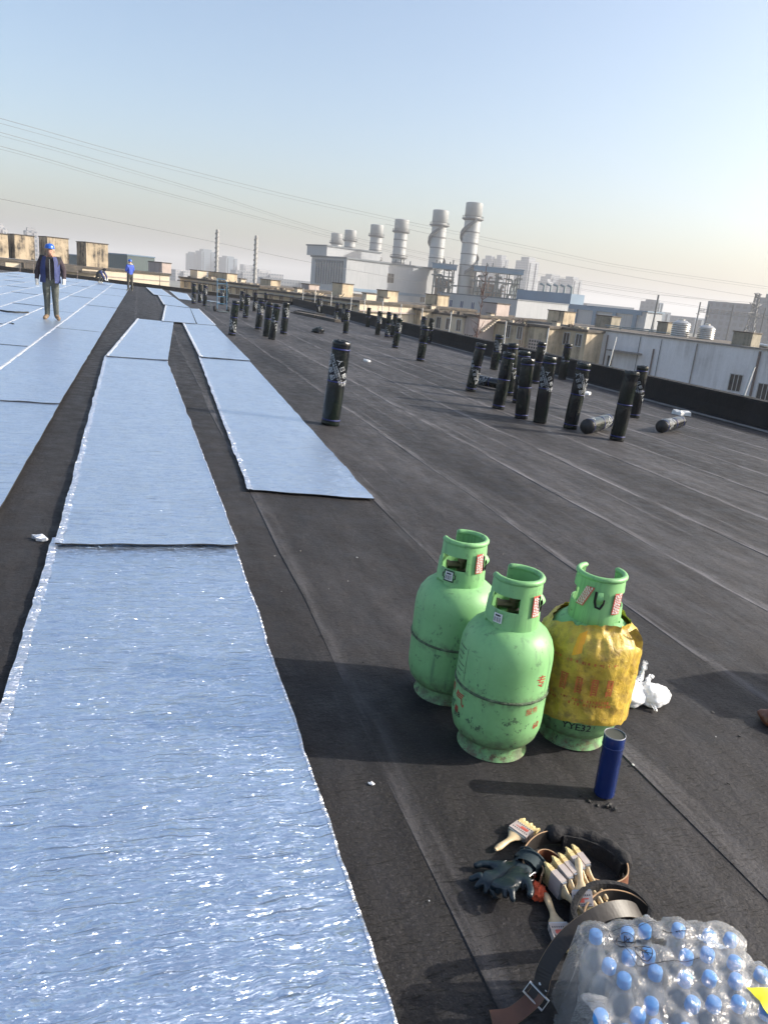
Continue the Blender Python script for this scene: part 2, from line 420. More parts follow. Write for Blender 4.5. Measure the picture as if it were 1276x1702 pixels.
def text_polys(body, size, step=None, bold=0.0):
    cu = bpy.data.curves.new('t', 'FONT'); cu.body = body; cu.size = size; cu.offset = bold; cu.resolution_u = 2
    cu.align_x = 'CENTER'; cu.align_y = 'CENTER'
    o = bpy.data.objects.new('t', cu); C.objects.link(o)
    dg = bpy.context.evaluated_depsgraph_get(); dg.update()
    me = bpy.data.meshes.new_from_object(o.evaluated_get(dg))
    bpy.data.objects.remove(o); bpy.data.curves.remove(cu)
    bm = bmesh.new(); bm.from_mesh(me); bpy.data.meshes.remove(me)
    if step and bm.verts:
        x0 = min(v.co.x for v in bm.verts); x1 = max(v.co.x for v in bm.verts); x = x0 + step
        while x < x1:
            bmesh.ops.bisect_plane(bm, geom=bm.verts[:] + bm.edges[:] + bm.faces[:], plane_co=(x, 0, 0), plane_no=(1, 0, 0)); x += step
    bm.verts.index_update()
    vs = [(v.co.x, v.co.y) for v in bm.verts]; fs = [tuple(v.index for v in f.verts) for f in bm.faces]
    bm.free(); return vs, fs
def wrap_text(mb, polys, rfun, ang, z, rot=0, mi=0, eps=.0015):
    vs, fs = polys; cr, sr = math.cos(rot), math.sin(rot); out = []
    for x, y in vs:
        u, v = x * cr - y * sr, x * sr + y * cr
        r = rfun(z + v) + eps; a = ang + u / rfun(z)
        out.append((r * math.sin(a), -r * math.cos(a), z + v))
    mb.add(out, fs, mi)
def cyl_patch(mb, rfun, a0, a1, z0, z1, mi=0, eps=.0012, n=6, shear=0):
    P = []
    for j in range(3):
        z = z0 + (z1 - z0) * j / 2; row = []
        for i in range(n + 1):
            a = a0 + (a1 - a0) * i / n + shear * j / 2; r = rfun(z) + eps
            row.append((r * math.sin(a), -r * math.cos(a), z))
        P.append(row)
    mb.grid(P, mi)

RS = .035
def rz_(x): return -RS * x          # roof falls to the gutter on the right

# ------------------------------------------------------------------ setting: ground, roof
g = MB(); g.add([(-5000, -1500, -12), (5000, -1500, -12), (5000, 5200, -12), (-5000, 5200, -12)], [(0, 1, 2, 3)])
tag(g.build('ground', MAT['ground']), kind='structure')

X0, X1, Y0, Y1 = -26., 11.5, -9., 60.
r = MB()
r.add([(X0, Y0, rz_(X0)), (X1, Y0, rz_(X1)), (X1, Y1, rz_(X1)), (X0, Y1, rz_(X0)),
       (X0, Y0, -12), (X1, Y0, -12), (X1, Y1, -12), (X0, Y1, -12)],
      [(0, 1, 2, 3), (4, 7, 6, 5), (0, 4, 5, 1), (1, 5, 6, 2), (2, 6, 7, 3), (3, 7, 4, 0)])
roof = tag(r.build('roof', MAT['deck']), kind='structure')

def sheet_mesh(seed, L=10.05, W=1.01):
    rn = random.Random(seed); ny = 14; P = []
    ph = [rn.uniform(0, 6) for _ in range(4)]
    xs = [0., .03, .09, .5, .93, W]
    zs = [.0095, .0098, .0085, .0080, .0075, .005]
    for j in range(ny + 1):
        y = L * j / ny; row = []
        wob = .012 * math.sin(y * 1.1 + ph[0]) + .008 * math.sin(y * 2.9 + ph[1])
        for i, x in enumerate(xs):
            z = zs[i] + (.003 * math.sin(y * 1.7 + x * 4 + ph[2]) if 1 < i < 5 else 0)
            row.append((x + (wob if i < 3 else 0), y, z - RS * x))
        P.append(row)
    m = MB(); m.grid(P)
    m.grid([[(q[0] - .004, q[1], q[2] - .006) for q in [P[j][0] for j in range(ny + 1)]], [P[j][0] for j in range(ny + 1)]])
    m.grid([[P[0][i] for i in range(len(xs))], [(P[0][i][0], P[0][i][1] - .004, P[0][i][2] - .008) for i in range(len(xs))]])
    return m.mesh('membrane_sheet', MAT['bit'])
sheets = [sheet_mesh(k) for k in range(5)]
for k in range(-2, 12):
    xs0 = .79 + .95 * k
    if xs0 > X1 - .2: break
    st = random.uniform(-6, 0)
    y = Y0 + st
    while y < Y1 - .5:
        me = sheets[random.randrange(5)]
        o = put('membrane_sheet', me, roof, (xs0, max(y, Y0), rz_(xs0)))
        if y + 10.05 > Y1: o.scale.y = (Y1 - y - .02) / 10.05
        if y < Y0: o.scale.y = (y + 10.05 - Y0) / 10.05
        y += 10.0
# smears of dried mortar and dust spots on the membrane, small white scraps
def scrap(loc, s, seed, mat, name, label, cat):
    rn = random.Random(seed); m = MB(); n = 9; top = []; bot = []
    for i in range(n):
        a = 2 * PI * i / n; q = s * rn.uniform(.5, 1.1)
        top.append((q * math.cos(a), q * .6 * math.sin(a), s * rn.uniform(.15, .5))); bot.append((q * 1.05 * math.cos(a), q * .62 * math.sin(a), 0))
    m.add(top + bot + [(0, 0, s * .45)], [(i, (i + 1) % n, 2 * n) for i in range(n)] + [(i, n + i, n + (i + 1) % n, (i + 1) % n) for i in range(n)])
    return tag(m.build(name, mat, loc=loc, rz=rn.uniform(0, 6)), label, cat)
scrap((.721, 1.949, rz_(.72) + .012), .013, 1, MAT['bag'], 'paper_scrap', 'tiny white paper scrap on the membrane in front of the gas cylinders', 'scrap')
scrap((-.53, 4.28, rz_(-.53) + .012), .05, 2, MAT['foil2'], 'foil_scrap', 'crumpled silver foil scrap beside the lapped foil joint', 'scrap')
for i, (x, y, s, t) in enumerate([(10.4, 12.4, .2, 'by the right parapet opposite the lying rolls'), (9.6, 14.6, .16, 'between the right parapet and the standing rolls'), (9.2, 11.2, .13, 'beside the outer lying roll'), (5.2, 17.3, .12, 'in the open middle of the roof')]):
    scrap((x, y, rz_(x) + .012), s, 20 + i, MAT['stickw'], 'plastic_scrap', 'flat white plastic scrap ' + t, 'scrap')

rn = random.Random(77)
for i in range(46):                                  # crumbs of membrane and grit scattered near the camera
    x = rn.uniform(.7, 2.6); y = rn.uniform(1.0, 4.2)
    if (abs(x - 1.35) < .45 and 1.95 < y < 2.75) or (x > .85 and y < 1.7): continue
    o = scrap((x, y, rz_(x) + .011), rn.uniform(.003, .008), 100 + i, MAT[rn.choice(['stickw', 'edge', 'concrete'])], 'grit_crumb', 'tiny crumb of grit on the black membrane around the gas cylinders', 'crumb'); o['group'] = 'grit crumbs on the membrane'
# parapets
def parapet_right():
    p = empty('parapet_wall', (11.5, Y0, 0), 0, 'long low black membrane covered parapet along the right roof edge', 'parapet')
    L = Y1 - Y0
    m = MB(); m.box((.012, 0, -12), (.26, L, .10)); m.build('wall_core', MAT['deck'], p)
    y = 0.; rn = random.Random(5)
    while y < L:
        d = rn.uniform(.96, 1.04) * 1.0 * 3; d = min(d, L - y)
        f = MB(); t = rn.uniform(0, .012); P = []
        for j in range(5):
            yy = y + d * j / 4 + (.02 if j == 4 else 0); k1 = rn.uniform(-.008, .008)
            P.append([(-.16, yy, rz_(11.34) + .022), (-.05 - t, yy, rz_(11.5) + .06), (-.012 - t + k1, yy, -.15), (-.008 - t + k1, yy, .09), (.0 - t, yy, .125 + t), (.27, yy, .125 + t), (.275, yy, -.05)])
        f.grid(P); f.grid([[(q[0], q[1], q[2]) for q in P[-1]], [(q[0] + .012, q[1] + .001, q[2]) for q in P[-1]]])
        f.build('membrane_flap', MAT['bit_wall'], p); y += d
    m = MB(); m.box((-.30, 0, rz_(11.2) - .02), (-.15, L, rz_(11.5) + .030)); m.build('fillet', MAT['concrete'], p)
parapet_right()
def parapet_far():
    p = empty('parapet_wall', (0, Y1, 0), 0, 'low dark parapet closing the far end of the roof', 'parapet')
    m = MB(); n = 19; xs = [X0 + (X1 + .27 - X0) * i / n for i in range(n + 1)]
    for i in range(n):
        a, b = xs[i], xs[i + 1]; f = MB(); t = .006 * (i % 3)
        f.add([(a, -t, rz_(a)), (b, -t, rz_(b)), (b, -t, rz_(b) + .27), (a, -t, rz_(a) + .27), (a, .26, rz_(a) + .27), (b, .26, rz_(b) + .27), (a, .26, -12), (b, .26, -12)],
              [(0, 1, 2, 3), (3, 2, 5, 4), (4, 5, 7, 6)])
        f.build('membrane_flap', MAT['bit_wall'], p)
parapet_far()

# ------------------------------------------------------------------ foil-faced membrane sheets
def foil(c00, c10, c01, c11, z, label, selv='L', seed=0, lift=.012, hi=False, group='foil faced membrane sheets'):
    """corners near-left, near-right, far-left, far-right in plan"""
    rn = random.Random(seed * 13 + 5)
    L = ((c01[1] - c00[1]) + (c11[1] - c10[1])) / 2
    ny = max(12, int(L / (.05 if hi else .25))); nx = 24 if hi else 10
    ox, oy = c00
    root = empty('foil_sheet', (ox, oy, rz_(ox)), 0, label, 'roofing foil', group)
    P = []
    for j in range(ny + 1):
        t = j / ny; row = []
        for i in range(nx + 1):
            s = i / nx
            x = (c00[0] * (1 - s) + c10[0] * s) * (1 - t) + (c01[0] * (1 - s) + c11[0] * s) * t
            y = (c00[1] * (1 - s) + c10[1] * s) * (1 - t) + (c01[1] * (1 - s) + c11[1] * s) * t
            q = noise.noise(Vector((x * 1.3, y * 1.3, seed)))
            e = .006 * noise.noise(Vector((s * 3, y * 14, seed + 4)))
            if i in (0, nx): x += .012 * noise.noise(Vector((y * 2.3, seed, i))) + (.007 * noise.noise(Vector((y * 26, seed, i))) if hi else 0)
            if j in (0, ny): y += .014 * noise.noise(Vector((x * 5, seed, j)))
            zz = z + .017 + .003 * q
            if j < 4: zz += lift * (1 - j / 4) * (.55 + .8 * abs(noise.noise(Vector((x * 4, seed, 2)))))
            if i in (0, nx): zz += .003 + abs(e) * (1.5 if hi else .5)
            row.append((x - ox, y - oy, rz_(x) - rz_(ox) + zz))
        P.append(row)
    m = MB(); m.grid(P, 0)
    lo = lambda p, d=.006: (p[0], p[1], p[2] - d)
    m.grid([[lo(p) for p in P[0]], P[0]], 1)
    m.grid([P[-1], [lo(p) for p in P[-1]]], 1)
    m.grid([[r_[0] for r_ in P], [lo(r_[0], .012) for r_ in P]], 1)
    m.grid([[lo(r_[-1], .012) for r_ in P], [r_[-1] for r_ in P]], 1)
    m.build('foil_face', [MAT['foil'], MAT['edge']], root, smooth=True)
    # crumpled selvage, the sun it catches put into a whiter foil colour
    for side in selv:
        ii = 0 if side == 'L' else nx; wd = (.040 if hi else .055) if (side == 'L' or not hi) else .010; sg = 1 if side == 'L' else -1
        n2 = int(L / (.018 if hi else .09)); Q = []
        for j in range(n2 + 1):
            t = j / n2 * ny; j0 = min(int(t), ny - 1); fr = t - j0
            a = Vector(P[j0][ii]).lerp(Vector(P[j0 + 1][ii]), fr); row = []
            for i in range(5):
                u = i / 4
                cr = noise.noise(Vector((u * 3, a.y * (38 if hi else 7), seed + 9)))
                row.append((a.x + sg * wd * (u - .12) * (1 + .5 * noise.noise(Vector((a.y * (9 if hi else 3), seed, 3)))), a.y, a.z + (.001 if hi else .006) * math.sin(PI * u) + (.005 if hi else .008) * abs(cr) * (1 if side == 'L' else .5)))
            Q.append(row)
        s_ = MB(); s_.grid(Q); s_.build('selvage', MAT['foil3' if hi else 'foil2'], root, smooth=not hi)
    return root
# the three sheets of the near strip, then the strip that shifts right beyond it
foil((-.46, -3.), (.535, -3.), (-.46, 4.26), (.535, 4.30), .008, 'long silver blue foil sheet filling the lower left foreground', 'LR', 1, .0, True)
foil((-.44, 4.12), (.55, 4.16), (-.545, 13.3), (.445, 13.5), .018, 'second foil sheet of the near strip, lapped over the foreground sheet', 'LR', 2, .018, True)
foil((-.53, 13.15), (.46, 13.4), (-.06, 23.4), (.97, 23.55), .026, 'third foil sheet of the near strip, bending right into the distance', 'L', 3)
foil((.62, 23.3), (1.63, 23.75), (1.05, 34.0), (2.05, 33.8), .034, 'foil sheet joining the near strip to the next strip over', 'L', 4)
foil((.98, 33.9), (2.05, 33.7), (.98, 44.6), (1.80, 45.0), .042, 'narrow foil sheet with white left edge, fourth along the strip from the lapped joint', 'L', 5)
foil((.77, 44.5), (1.78, 45.), (.45, 57.8), (1.55, 58.2), .050, 'last foil sheet of the near strip, ending by the standing blue jacketed man', 'LR', 6)
foil((.78, 5.43), (1.74, 5.30), (1.06, 14.6), (2.03, 14.8), .010, 'foil sheet with square near end lying alone on black membrane beside the near strip', 'L', 7, .004, True)
foil((1.07, 14.48), (2.04, 14.66), (1.24, 23.9), (2.24, 24.2), .020, 'second foil sheet of the short strip toward the standing rolls', 'L', 8)
foil((1.67, 23.8), (2.27, 24.2), (2.07, 33.8), (2.45, 34.1), .024, 'thin tapering foil sheet at the far end of the short strip', 'R', 9)
foil((2.06, 43.5), (2.75, 43.2), (2.06, 57.6), (3.15, 55.5), .012, 'short far foil sheet near the left group of standing rolls', 'LR', 10)
foil((3.3, 45.5), (4.6, 45.0), (3.4, 47.), (4.7, 46.6), .012, 'scrap width of foil laid crosswise behind the hand truck', 'L', 11)
cols = [(-.80, -1.72), (-1.70, -2.62), (-2.60, -3.49), (-3.47, -4.37), (-4.35, -5.25), (-5.23, -6.2), (-6.18, -7.1), (-7.08, -8.0)]
seams = [(-2.0, 8.3, 17.45, 27.3, 37.4, 47.6, 58.2), (6., 13.4, 22.8, 32.4, 42.4, 52., 58.6), (14., 24.2, 34.6, 44.7, 58.8), (20., 30.5, 40.1, 50.2, 59.), (26., 35.2, 45.6, 59.), (32., 41., 51., 59.2), (38., 48., 59.2), (43., 53., 59.2)]
ORD = ['first', 'second', 'third', 'fourth', 'fifth', 'sixth', 'seventh', 'eighth']
for ci, ((xr, xl), ys) in enumerate(zip(cols, seams)):
    for k in range(len(ys) - 1):
        a, b = ys[k], ys[k + 1] + .1
        dr = lambda y: (.22 * max(0, (y - 10) / 45) if ci == 0 else .04 * math.sin(y * .2 + ci))
        nf = len(ys) - 2 - k
        lab = 'foil sheet in %s row left of black lane, %s back from far parapet' % (ORD[ci], ORD[nf])
        foil((xl, a), (xr + dr(a), a + .05), (xl, b), (xr + dr(b), b + .02), .034 - .0035 * ci + .004 * (k % 2), lab, 'L', 30 + ci * 8 + k, .012, False, 'foil rows on the left of the roof')
# loose wire loop lying on the foil
m = MB(); m.tube([(.16 * math.cos(a) * (1 + .15 * math.sin(3 * a)), .16 * math.sin(a), .012 + .01 * math.sin(2 * a)) for a in [i * 2 * PI / 22 for i in range(22)]], .012, 6, closed=True)
tag(m.build('cable_ring', MAT['edge'], loc=(-2.64, 17.3, rz_(-2.64) + .03)), 'small dark cable ring lying on the foil left of the standing man', 'cable')
m = MB(); m.tube([(-3.6 + .09 * i, 21.6 - .3 * i + .02 * i * i, rz_(-3.4) + .05 + .004 * (i % 2)) for i in range(12)], .02, 6)
tag(m.build('loose_strap', MAT['edge']), 'dark strap lying curved across the foil at the left picture edge', 'strap')

# ------------------------------------------------------------------ neighbouring blocks beyond the parapets
TH = rad(22)
E1 = Vector((math.cos(TH), math.sin(TH), 0)); E2 = Vector((-math.sin(TH), math.cos(TH), 0))
def window(parent, face, a, z, ww, hh, pane=None, bars=1):
    """face 'S' = shaded side (x=0 plane, runs along y), 'L' = lit side (y=0 plane, runs along x)"""
    def T(u, d, zz): return (-d, a + u, z + zz) if face == 'S' else (a + u, -d, z + zz)
    def bx(mb, u0, u1, d0, d1, z0, z1):
        vs = [T(u, d, zz) for zz in (z0, z1) for (u, d) in ((u0, d0), (u1, d0), (u1, d1), (u0, d1))]
        mb.add(vs, [(0, 3, 2, 1), (4, 5, 6, 7), (0, 1, 5, 4), (1, 2, 6, 5), (2, 3, 7, 6), (3, 0, 4, 7)])
    m = MB(); t = .07
    bx(m, -ww / 2 - t, ww / 2 + t, .002, .05, -hh / 2 - t, -hh / 2); bx(m, -ww / 2 - t, ww / 2 + t, .002, .05, hh / 2, hh / 2 + t)
    bx(m, -ww / 2 - t, -ww / 2, .002, .05, -hh / 2, hh / 2); bx(m, ww / 2, ww / 2 + t, .002, .05, -hh / 2, hh / 2)
    for b in range(bars):
        u = -ww / 2 + ww * (b + 1) / (bars + 1); bx(m, u - .025, u + .025, .012, .04, -hh / 2, hh / 2)
    o = m.build('window', MAT['frame'], parent)
    p = MB(); bx(p, -ww / 2, ww / 2, .003, .010, -hh / 2, hh / 2); p.build('pane', pane or MAT['dark'], o)
    return o
def block(name, label, corner, w_, l_, ztop, wall='cream', th=TH, eave=.18, roofm='roofdark', wins=(), cat='building', zbot=-12., group=None, x0=0., deck=True):
    e = empty(name, (corner[0], corner[1], 0), th, label, cat, group)
    m = MB(); m.box((x0, 0, zbot), (w_, l_, ztop - .22 if deck else ztop)); m.build('wall', MAT[wall], e)
    if deck:
        m = MB(); m.box((x0 - eave, -eave, ztop - .22), (w_ + eave, l_ + eave, ztop)); m.build('roof', MAT[roofm], e)
    for q in wins: window(e, *q)
    return e
def stairhead(label, corner, w_, d_, z0, z1, wall='cream', th=TH, name='stair_head', group='boxy roof heads on the neighbouring roofs', lid=True):
    e = empty(name, (corner[0], corner[1], z0), th, label, 'roof box', group)
    h = z1 - z0; m = MB(); m.box((0, 0, 0), (w_, d_, h)); m.build('wall', MAT[wall], e)
    if lid:
        m = MB(); m.box((-.07, -.07, h), (w_ + .07, d_ + .07, h + .09)); m.build('roof_slab', MAT['roofdark'], e)
    return e
def vent_block(parent, a, z, n=5, rws=3):
    o = MB(); o.box((-.03, a, z), (.0, a + n * .3 + .05, z + rws * .3 + .05)); base = o.build('vent_grille', MAT['pinkish'], parent)
    h = MB()
    for i in range(n):
        for j in range(rws): h.box((-.034, a + .06 + i * .3, z + .06 + j * .3), (-.031, a + .25 + i * .3, z + .25 + j * .3))
    h.build('openings', MAT['dark'], base)

# white wall on the right, with its own roof clutter
W = block('white_annex', 'long white plastered annex wall beyond the right parapet', (61.0, 12.7), 14, 52.8, -.37, 'whitewall', deck=False, wins=())
W.location.x, W.location.y = 41.2 - E2.x * 34, 61.6 - E2.y * 34
W_C = W.location.copy()
m = MB(); m.box((-.15, -.15, -.368), (.35, 52.9, -.24)); m.build('coping', MAT['concrete'], W)
m = MB(); m.box((.36, .1, -.368), (13.9, 52.7, -.33)); m.build('roof', MAT['roofdark'], W)
for a, z, ww, hh, b in [(20.75, -3.2, 1.0, 1.3, 2), (18.3, -3.6, 1.1, 1.3, 2), (32.8, -3.3, .5, 1.5, 0)]: window(W, 'S', a, z, ww, hh, None, b)
for a, z, hh, rr, mt in [(19.3, -6, 5.5, .10, 'poled'), (28.5, -6, 4.6, .07, 'poled'), (27.9, -6, 5.5, .03, 'steelw'), (24.6, -6, 5.5, .05, 'concrete'), (30.0, -6, 5.5, .03, 'steelw'), (33.4, -6, 5.3, .06, 'poled')]:
    m = MB(); m.tube([(-.1, a, z), (-.1, a, z + hh)], rr, 8); m.build('downpipe', MAT[mt], W)
m = MB(); m.box((-1.0, 29.6, -2.05), (-.01, 32.8, -1.93)); m.build('canopy', MAT['concrete'], W)
def outdoor_unit(loc, th, label):
    e = empty('outdoor_unit', loc, th, label, 'air conditioner', 'outdoor units on the white annex')
    m = MB(); m.box((-.32, 0, 0), (-.02, .85, .62)); m.build('casing', MAT['whitewall'], e)
    m = MB()
    for i in range(12): a = i * PI / 6; m.tube([(-.335, .35 + .05 * math.cos(a), .31 + .05 * math.sin(a)), (-.335, .35 + .24 * math.cos(a), .31 + .24 * math.sin(a))], .008, 4)
    m.tube([(-.335, .35 + .25 * math.cos(i * PI / 10), .31 + .25 * math.sin(i * PI / 10)) for i in range(20)], .012, 5, closed=True)
    m.build('fan_grille', MAT['planttrim'], e)
    m = MB(); m.box((-.4, .05, -.08), (-.005, .1, -.002)); m.box((-.4, .75, -.08), (-.005, .8, -.002)); m.build('bracket', MAT['steelw'], e)
outdoor_unit(W_C + E2 * 19.9 + Vector((0, 0, -4.62)), TH, 'white air conditioner unit under the barred window of the white annex')
outdoor_unit(W_C + E2 * 17.7 + Vector((0, 0, -5.05)), TH, 'white air conditioner unit under the window at the right picture edge')

block('cream_house', 'cream house with two brown windows abutting the white annex', (38.84, 60.62), 14, 2.96, -.39, 'cream', wins=[('S', .8, -1.4, .62, 1.05), ('S', 2.2, -1.4, .62, 1.05)], group='stepped cream houses beyond the parapet')
b = block('cream_house', 'cream house showing a blank wall with a square vent grille', (36.0, 62.66), 14, 2.5, -.39, 'cream', wins=[], group='stepped cream houses beyond the parapet'); vent_block(b, .6, -2.7)
block('cream_house', 'cream house with two windows behind the bare sapling twigs', (34.64, 64.8), 14, 3.84, -.49, 'cream', wins=[('S', .5, -1.35, .55, 1.1), ('S', 2.0, -1.35, .55, 1.1)], group='stepped cream houses beyond the parapet')
b = block('cream_house', 'pinkish house with a blank wall and vent grille behind the bare tree', (31.2, 67.56), 14, 1.94, -.09, 'pinkish', wins=[], group='stepped cream houses beyond the parapet'); vent_block(b, .3, -2.9)
m = MB()
for i in range(7): m.box((.15 + .28 * i, -.5, -1.6 + .17 * i), (.43 + .28 * i, -.02, -1.45 + .17 * i))
m.build('outside_stair', MAT['creamw'], b)
block('cream_house', 'cream house with a row of three windows left of the bare tree', (30.2, 69.26), 14, 4.4, -.27, 'creamw', wins=[('S', .5, -1.3, .55, 1.05), ('S', 2.0, -1.3, .55, 1.05), ('S', 3.4, -1.3, .55, 1.05)], group='stepped cream houses beyond the parapet')
block('cream_house', 'narrow cream house with a sunlit end wall beside the long white shed', (27.0, 72.7), 14, 1.0, -.07, 'cream', group='stepped cream houses beyond the parapet')
b = block('long_shed', 'long cream shed with a bright sunlit end wall and a row of dark windows', (20.06, 71.0), 16, 18.5, .22, 'creamw', wins=[('S', 1.4 + 2.1 * i, -.62, .75, .8) for i in range(8)])
m = MB()
for i in range(5): m.box((1.0 + 1.35 * i, -.03, -12), (1.06 + 1.35 * i, -.005, -.05))
m.box((-.1, -.22, -.75), (7.2, -.004, -.62)); m.build('wall_ribs', MAT['pinkish'], b)
m = MB(); m.box((-.7, .3, -.35), (-.01, 18.2, -.25)); m.build('sunshade', MAT['roofdark'], b)
b = block('far_shed', 'farther cream shed with many dark windows behind the left group of rolls', (20.06 - .375 * 18.6, 71 + .927 * 18.6), 16, 21., .55, 'creamw', wins=[('S', 1.2 + 2.0 * i, -.35, .85, .85) for i in range(10)])
m = MB(); m.box((-.7, .3, -.02), (-.01, 20.5, .08)); m.build('sunshade', MAT['roofdark'], b)
b = block('cream_terrace', 'long sunlit cream terrace wall beyond the far parapet', (-4.3 - .927 * 34, 99.9 - .375 * 34), 42.6, 14, .80, 'creamw', wins=[('L', 2. + 2.4 * i, -.9, .7, .9) for i in range(3)])
m = MB(); m.box((34.2, -.06, -.2), (42.5, -.004, -.1)); m.box((33.9, -.05, -12), (34.05, -.003, .5)); m.build('wall_bands', MAT['pinkish'], b)
m = MB()
for i, (a, h_) in enumerate([(20.5, .5), (25., .55), (28.8, .75), (31., .3)]): m.box((a, -.9, .02), (a + 2.6, .4, h_))
m.build('ledge', MAT['roofdark'], b)
for i, (lab, c, w_, d_, z0, z1, mt) in enumerate([
    ('stained tan roof box at the left picture edge', (-16.6, 98.2), 2.5, 3.2, .9, 3.44, 'tan_wall'),
    ('stained tan roof box directly left of the standing man', (-13.6, 99.1), 2.15, 2.8, .9, 3.54, 'tan_wall'),
    ('stained roof box with brown streaks directly behind the standing man', (-10.2, 99.5), 2.4, 3.3, .85, 3.65, 'tan_wall'),
    ('large stained roof box right of the standing man above the crouching worker', (-6.0, 99.8), 2.6, 3.4, .80, 3.5, 'tan_wall'),
    ('low roof box with thin lid above the standing blue jacketed worker', (2.8, 105.), 1.25, 4.4, .82, 2.05, 'pinkish'),
    ('cream roof box farthest to the left on the far shed roof', (7.2, 104.2), 1.35, 2.1, .55, 1.50, 'creamw'),
    ('long low cream roof box between the two strake chimneys', (10.7, 101.2), 1.45, 5.2, .55, 1.48, 'cream'),
    ('cream roof box right of the second strake chimney', (15.4, 95.4), 1.4, 2.5, .45, 1.2, 'cream'),
    ('pinkish roof box with bright end below the power plant corner', (19.6, 92.5), 1.5, 1.65, .4, 1.13, 'pinkish'),
    ('tall cream roof box below the power plant gable', (21.2, 82.5), 1.5, 1.9, .2, 1.58, 'cream'),
    ('small white roof box in front of the plant wall', (22.0, 75.6), 1.3, .7, .2, .85, 'creamw'),
    ('cream roof box right of the small white one in front of the plant wall', (24.8, 77.3), 1.45, 1.8, .2, 1.3, 'cream'),
    ('cream roof box with dark lid right of the long shed', (31.0, 78.7), 1.75, 1.95, -.2, 1.33, 'cream'),
    ('pinkish roof box with sunlit end right of the bare tree', (34.6, 71.2), 1.95, 2.1, -.3, 1.08, 'pinkish'),
    ('cream roof box with dark brown lid above the house with two windows', (39.9, 66.9), 1.85, 2.0, -.4, .93, 'cream'),
    ('mossy dark concrete roof box at the start of the white annex', (47.2, 69.5), 1.65, 1.95, -.4, .85, 'mossy'),
    ('mossy grey concrete roof box at the right end of the white annex', (46.9, 49.4), 1.6, 1.6, -.4, .77, 'mossy'),
    ('small dark mossy roof box left of the corrugated tanks', (52.0, 66.5), 1.2, 1.2, -.4, .8, 'mossy')]):
    stairhead(lab, c, w_, d_, z0, z1, mt)
# openings and bits of roof clutter (vents, pipes) on the sheds
def roof_vent(loc, s, label):
    e = empty('roof_vent', loc, TH, label, 'vent', 'small vents on the neighbouring roofs')
    m = MB(); m.box((0, 0, 0), (.5 * s, .5 * s, .32 * s)); m.build('curb', MAT['creamw'], e)
    m = MB(); m.box((-.08 * s, -.08 * s, .33 * s), (.58 * s, .58 * s, .40 * s)); m.build('cap', MAT['roofdark'], e)
for i, (x, y, z, s, lab) in enumerate([(16.6, 84.4, .22, 1.3, 'small vent box on the long shed roof edge'), (12.0, 97.2, .55, 1.4, 'small vent box on the far shed roof near the second strake chimney'), (8.8, 101.6, .55, 1.2, 'small vent box on the far shed roof near the first strake chimney'),
     (23.4, 74.0, .22, 1.2, 'small vent box above the sunlit end wall of the long shed'), (28.6, 74.0, -.07, 1.2, 'small vent box on the narrow cream house'), (33.2, 69.4, -.27, 1.1, 'small vent box near the bare tree on the cream roofs'), (37.9, 64.6, -.39, 1.1, 'small vent box on the house with the vent grille')]):
    roof_vent((x, y, z), s, lab)

def roof_debris(x, y, z, label, seed, n=9, L=5.):
    rn = random.Random(seed); e = empty('roof_debris', (x, y, z), TH, label, 'debris', 'clutter along the neighbouring roof edges')
    for i in range(n):
        a = rn.uniform(0, L); b_ = rn.uniform(.05, 1.0); w_ = rn.uniform(.15, .6); h_ = rn.uniform(.06, .32); m = MB()
        if i % 3 == 2: m.tube([(b_, a, .02), (b_ + rn.uniform(-.2, .2), a + rn.uniform(-.6, .6), h_ + .15)], .035, 6); m.build('stick', MAT['poled'], e)
        else: m.box((b_, a, 0), (b_ + rn.uniform(.15, .5), a + w_, h_)); m.build('rubble_piece', MAT[rn.choice(['mossy', 'roofdark', 'cream', 'creamw'])], e)
for i, (c0, t, zz, lab, L) in enumerate([((20.06, 71.0), 2., .23, 'rubble along the near end of the long shed roof', 7.), ((20.06, 71.0), 10.5, .23, 'rubble along the far end of the long shed roof', 7.), ((13.1, 88.2), 1.5, .56, 'rubble along the near half of the far shed roof', 8.), ((13.1, 88.2), 11., .56, 'rubble along the far half of the far shed roof', 8.),
      ((30.2, 69.26), .3, -.26, 'rubble on the roof of the house with three windows', 4.), ((38.84, 60.62), .2, -.38, 'rubble on the roof of the house beside the white annex', 2.6), ((34.64, 64.8), .3, -.48, 'rubble on the roof behind the sapling twigs', 3.4)]):
    roof_debris(c0[0] + E2.x * t, c0[1] + E2.y * t, zz, lab, 60 + i, 12, L)
# corrugated water tanks on the annex
def water_tank(loc, r_, h, label):
    e = empty('water_tank', loc, 0, label, 'water tank', 'corrugated tanks on the annex roof')
    prof = []
    for i in range(61): z = h * i / 60; prof.append((r_ + .035 * math.sin(z / h * 2 * PI * 10), z))
    m = MB(); m.lathe(prof + [(r_ * .55, h + .22), (.1, h + .3)], 28); autosmooth(m.build('shell', MAT['tank'], e), 60)
    m = MB(); m.lathe([(.25, h + .2), (.25, h + .38), (.05, h + .40)], 14); m.build('lid', MAT['tank'], e)
    m = MB(); m.tube([(r_ + .12, 0, -.6), (r_ + .12, 0, h)], .05); m.build('pipe', MAT['poled'], e)
water_tank((50.2, 62.2, -1.0), .85, 1.95, 'corrugated steel water tank nearer the white pipes on the annex roof')
water_tank((51.9, 60.6, -1.0), .78, 1.75, 'corrugated steel water tank with a brown pipe, right one of the pair')
m = MB()
m.tube([(45.5, 68, .0), (48.4, 63.5, .02)], .06); m.tube([(45.2, 67.2, -.15), (48.9, 62., -.1)], .05); m.tube([(46, 66, -.4), (46, 66, .05)], .05); m.tube([(48, 64, -.4), (48, 64, .05)], .05)
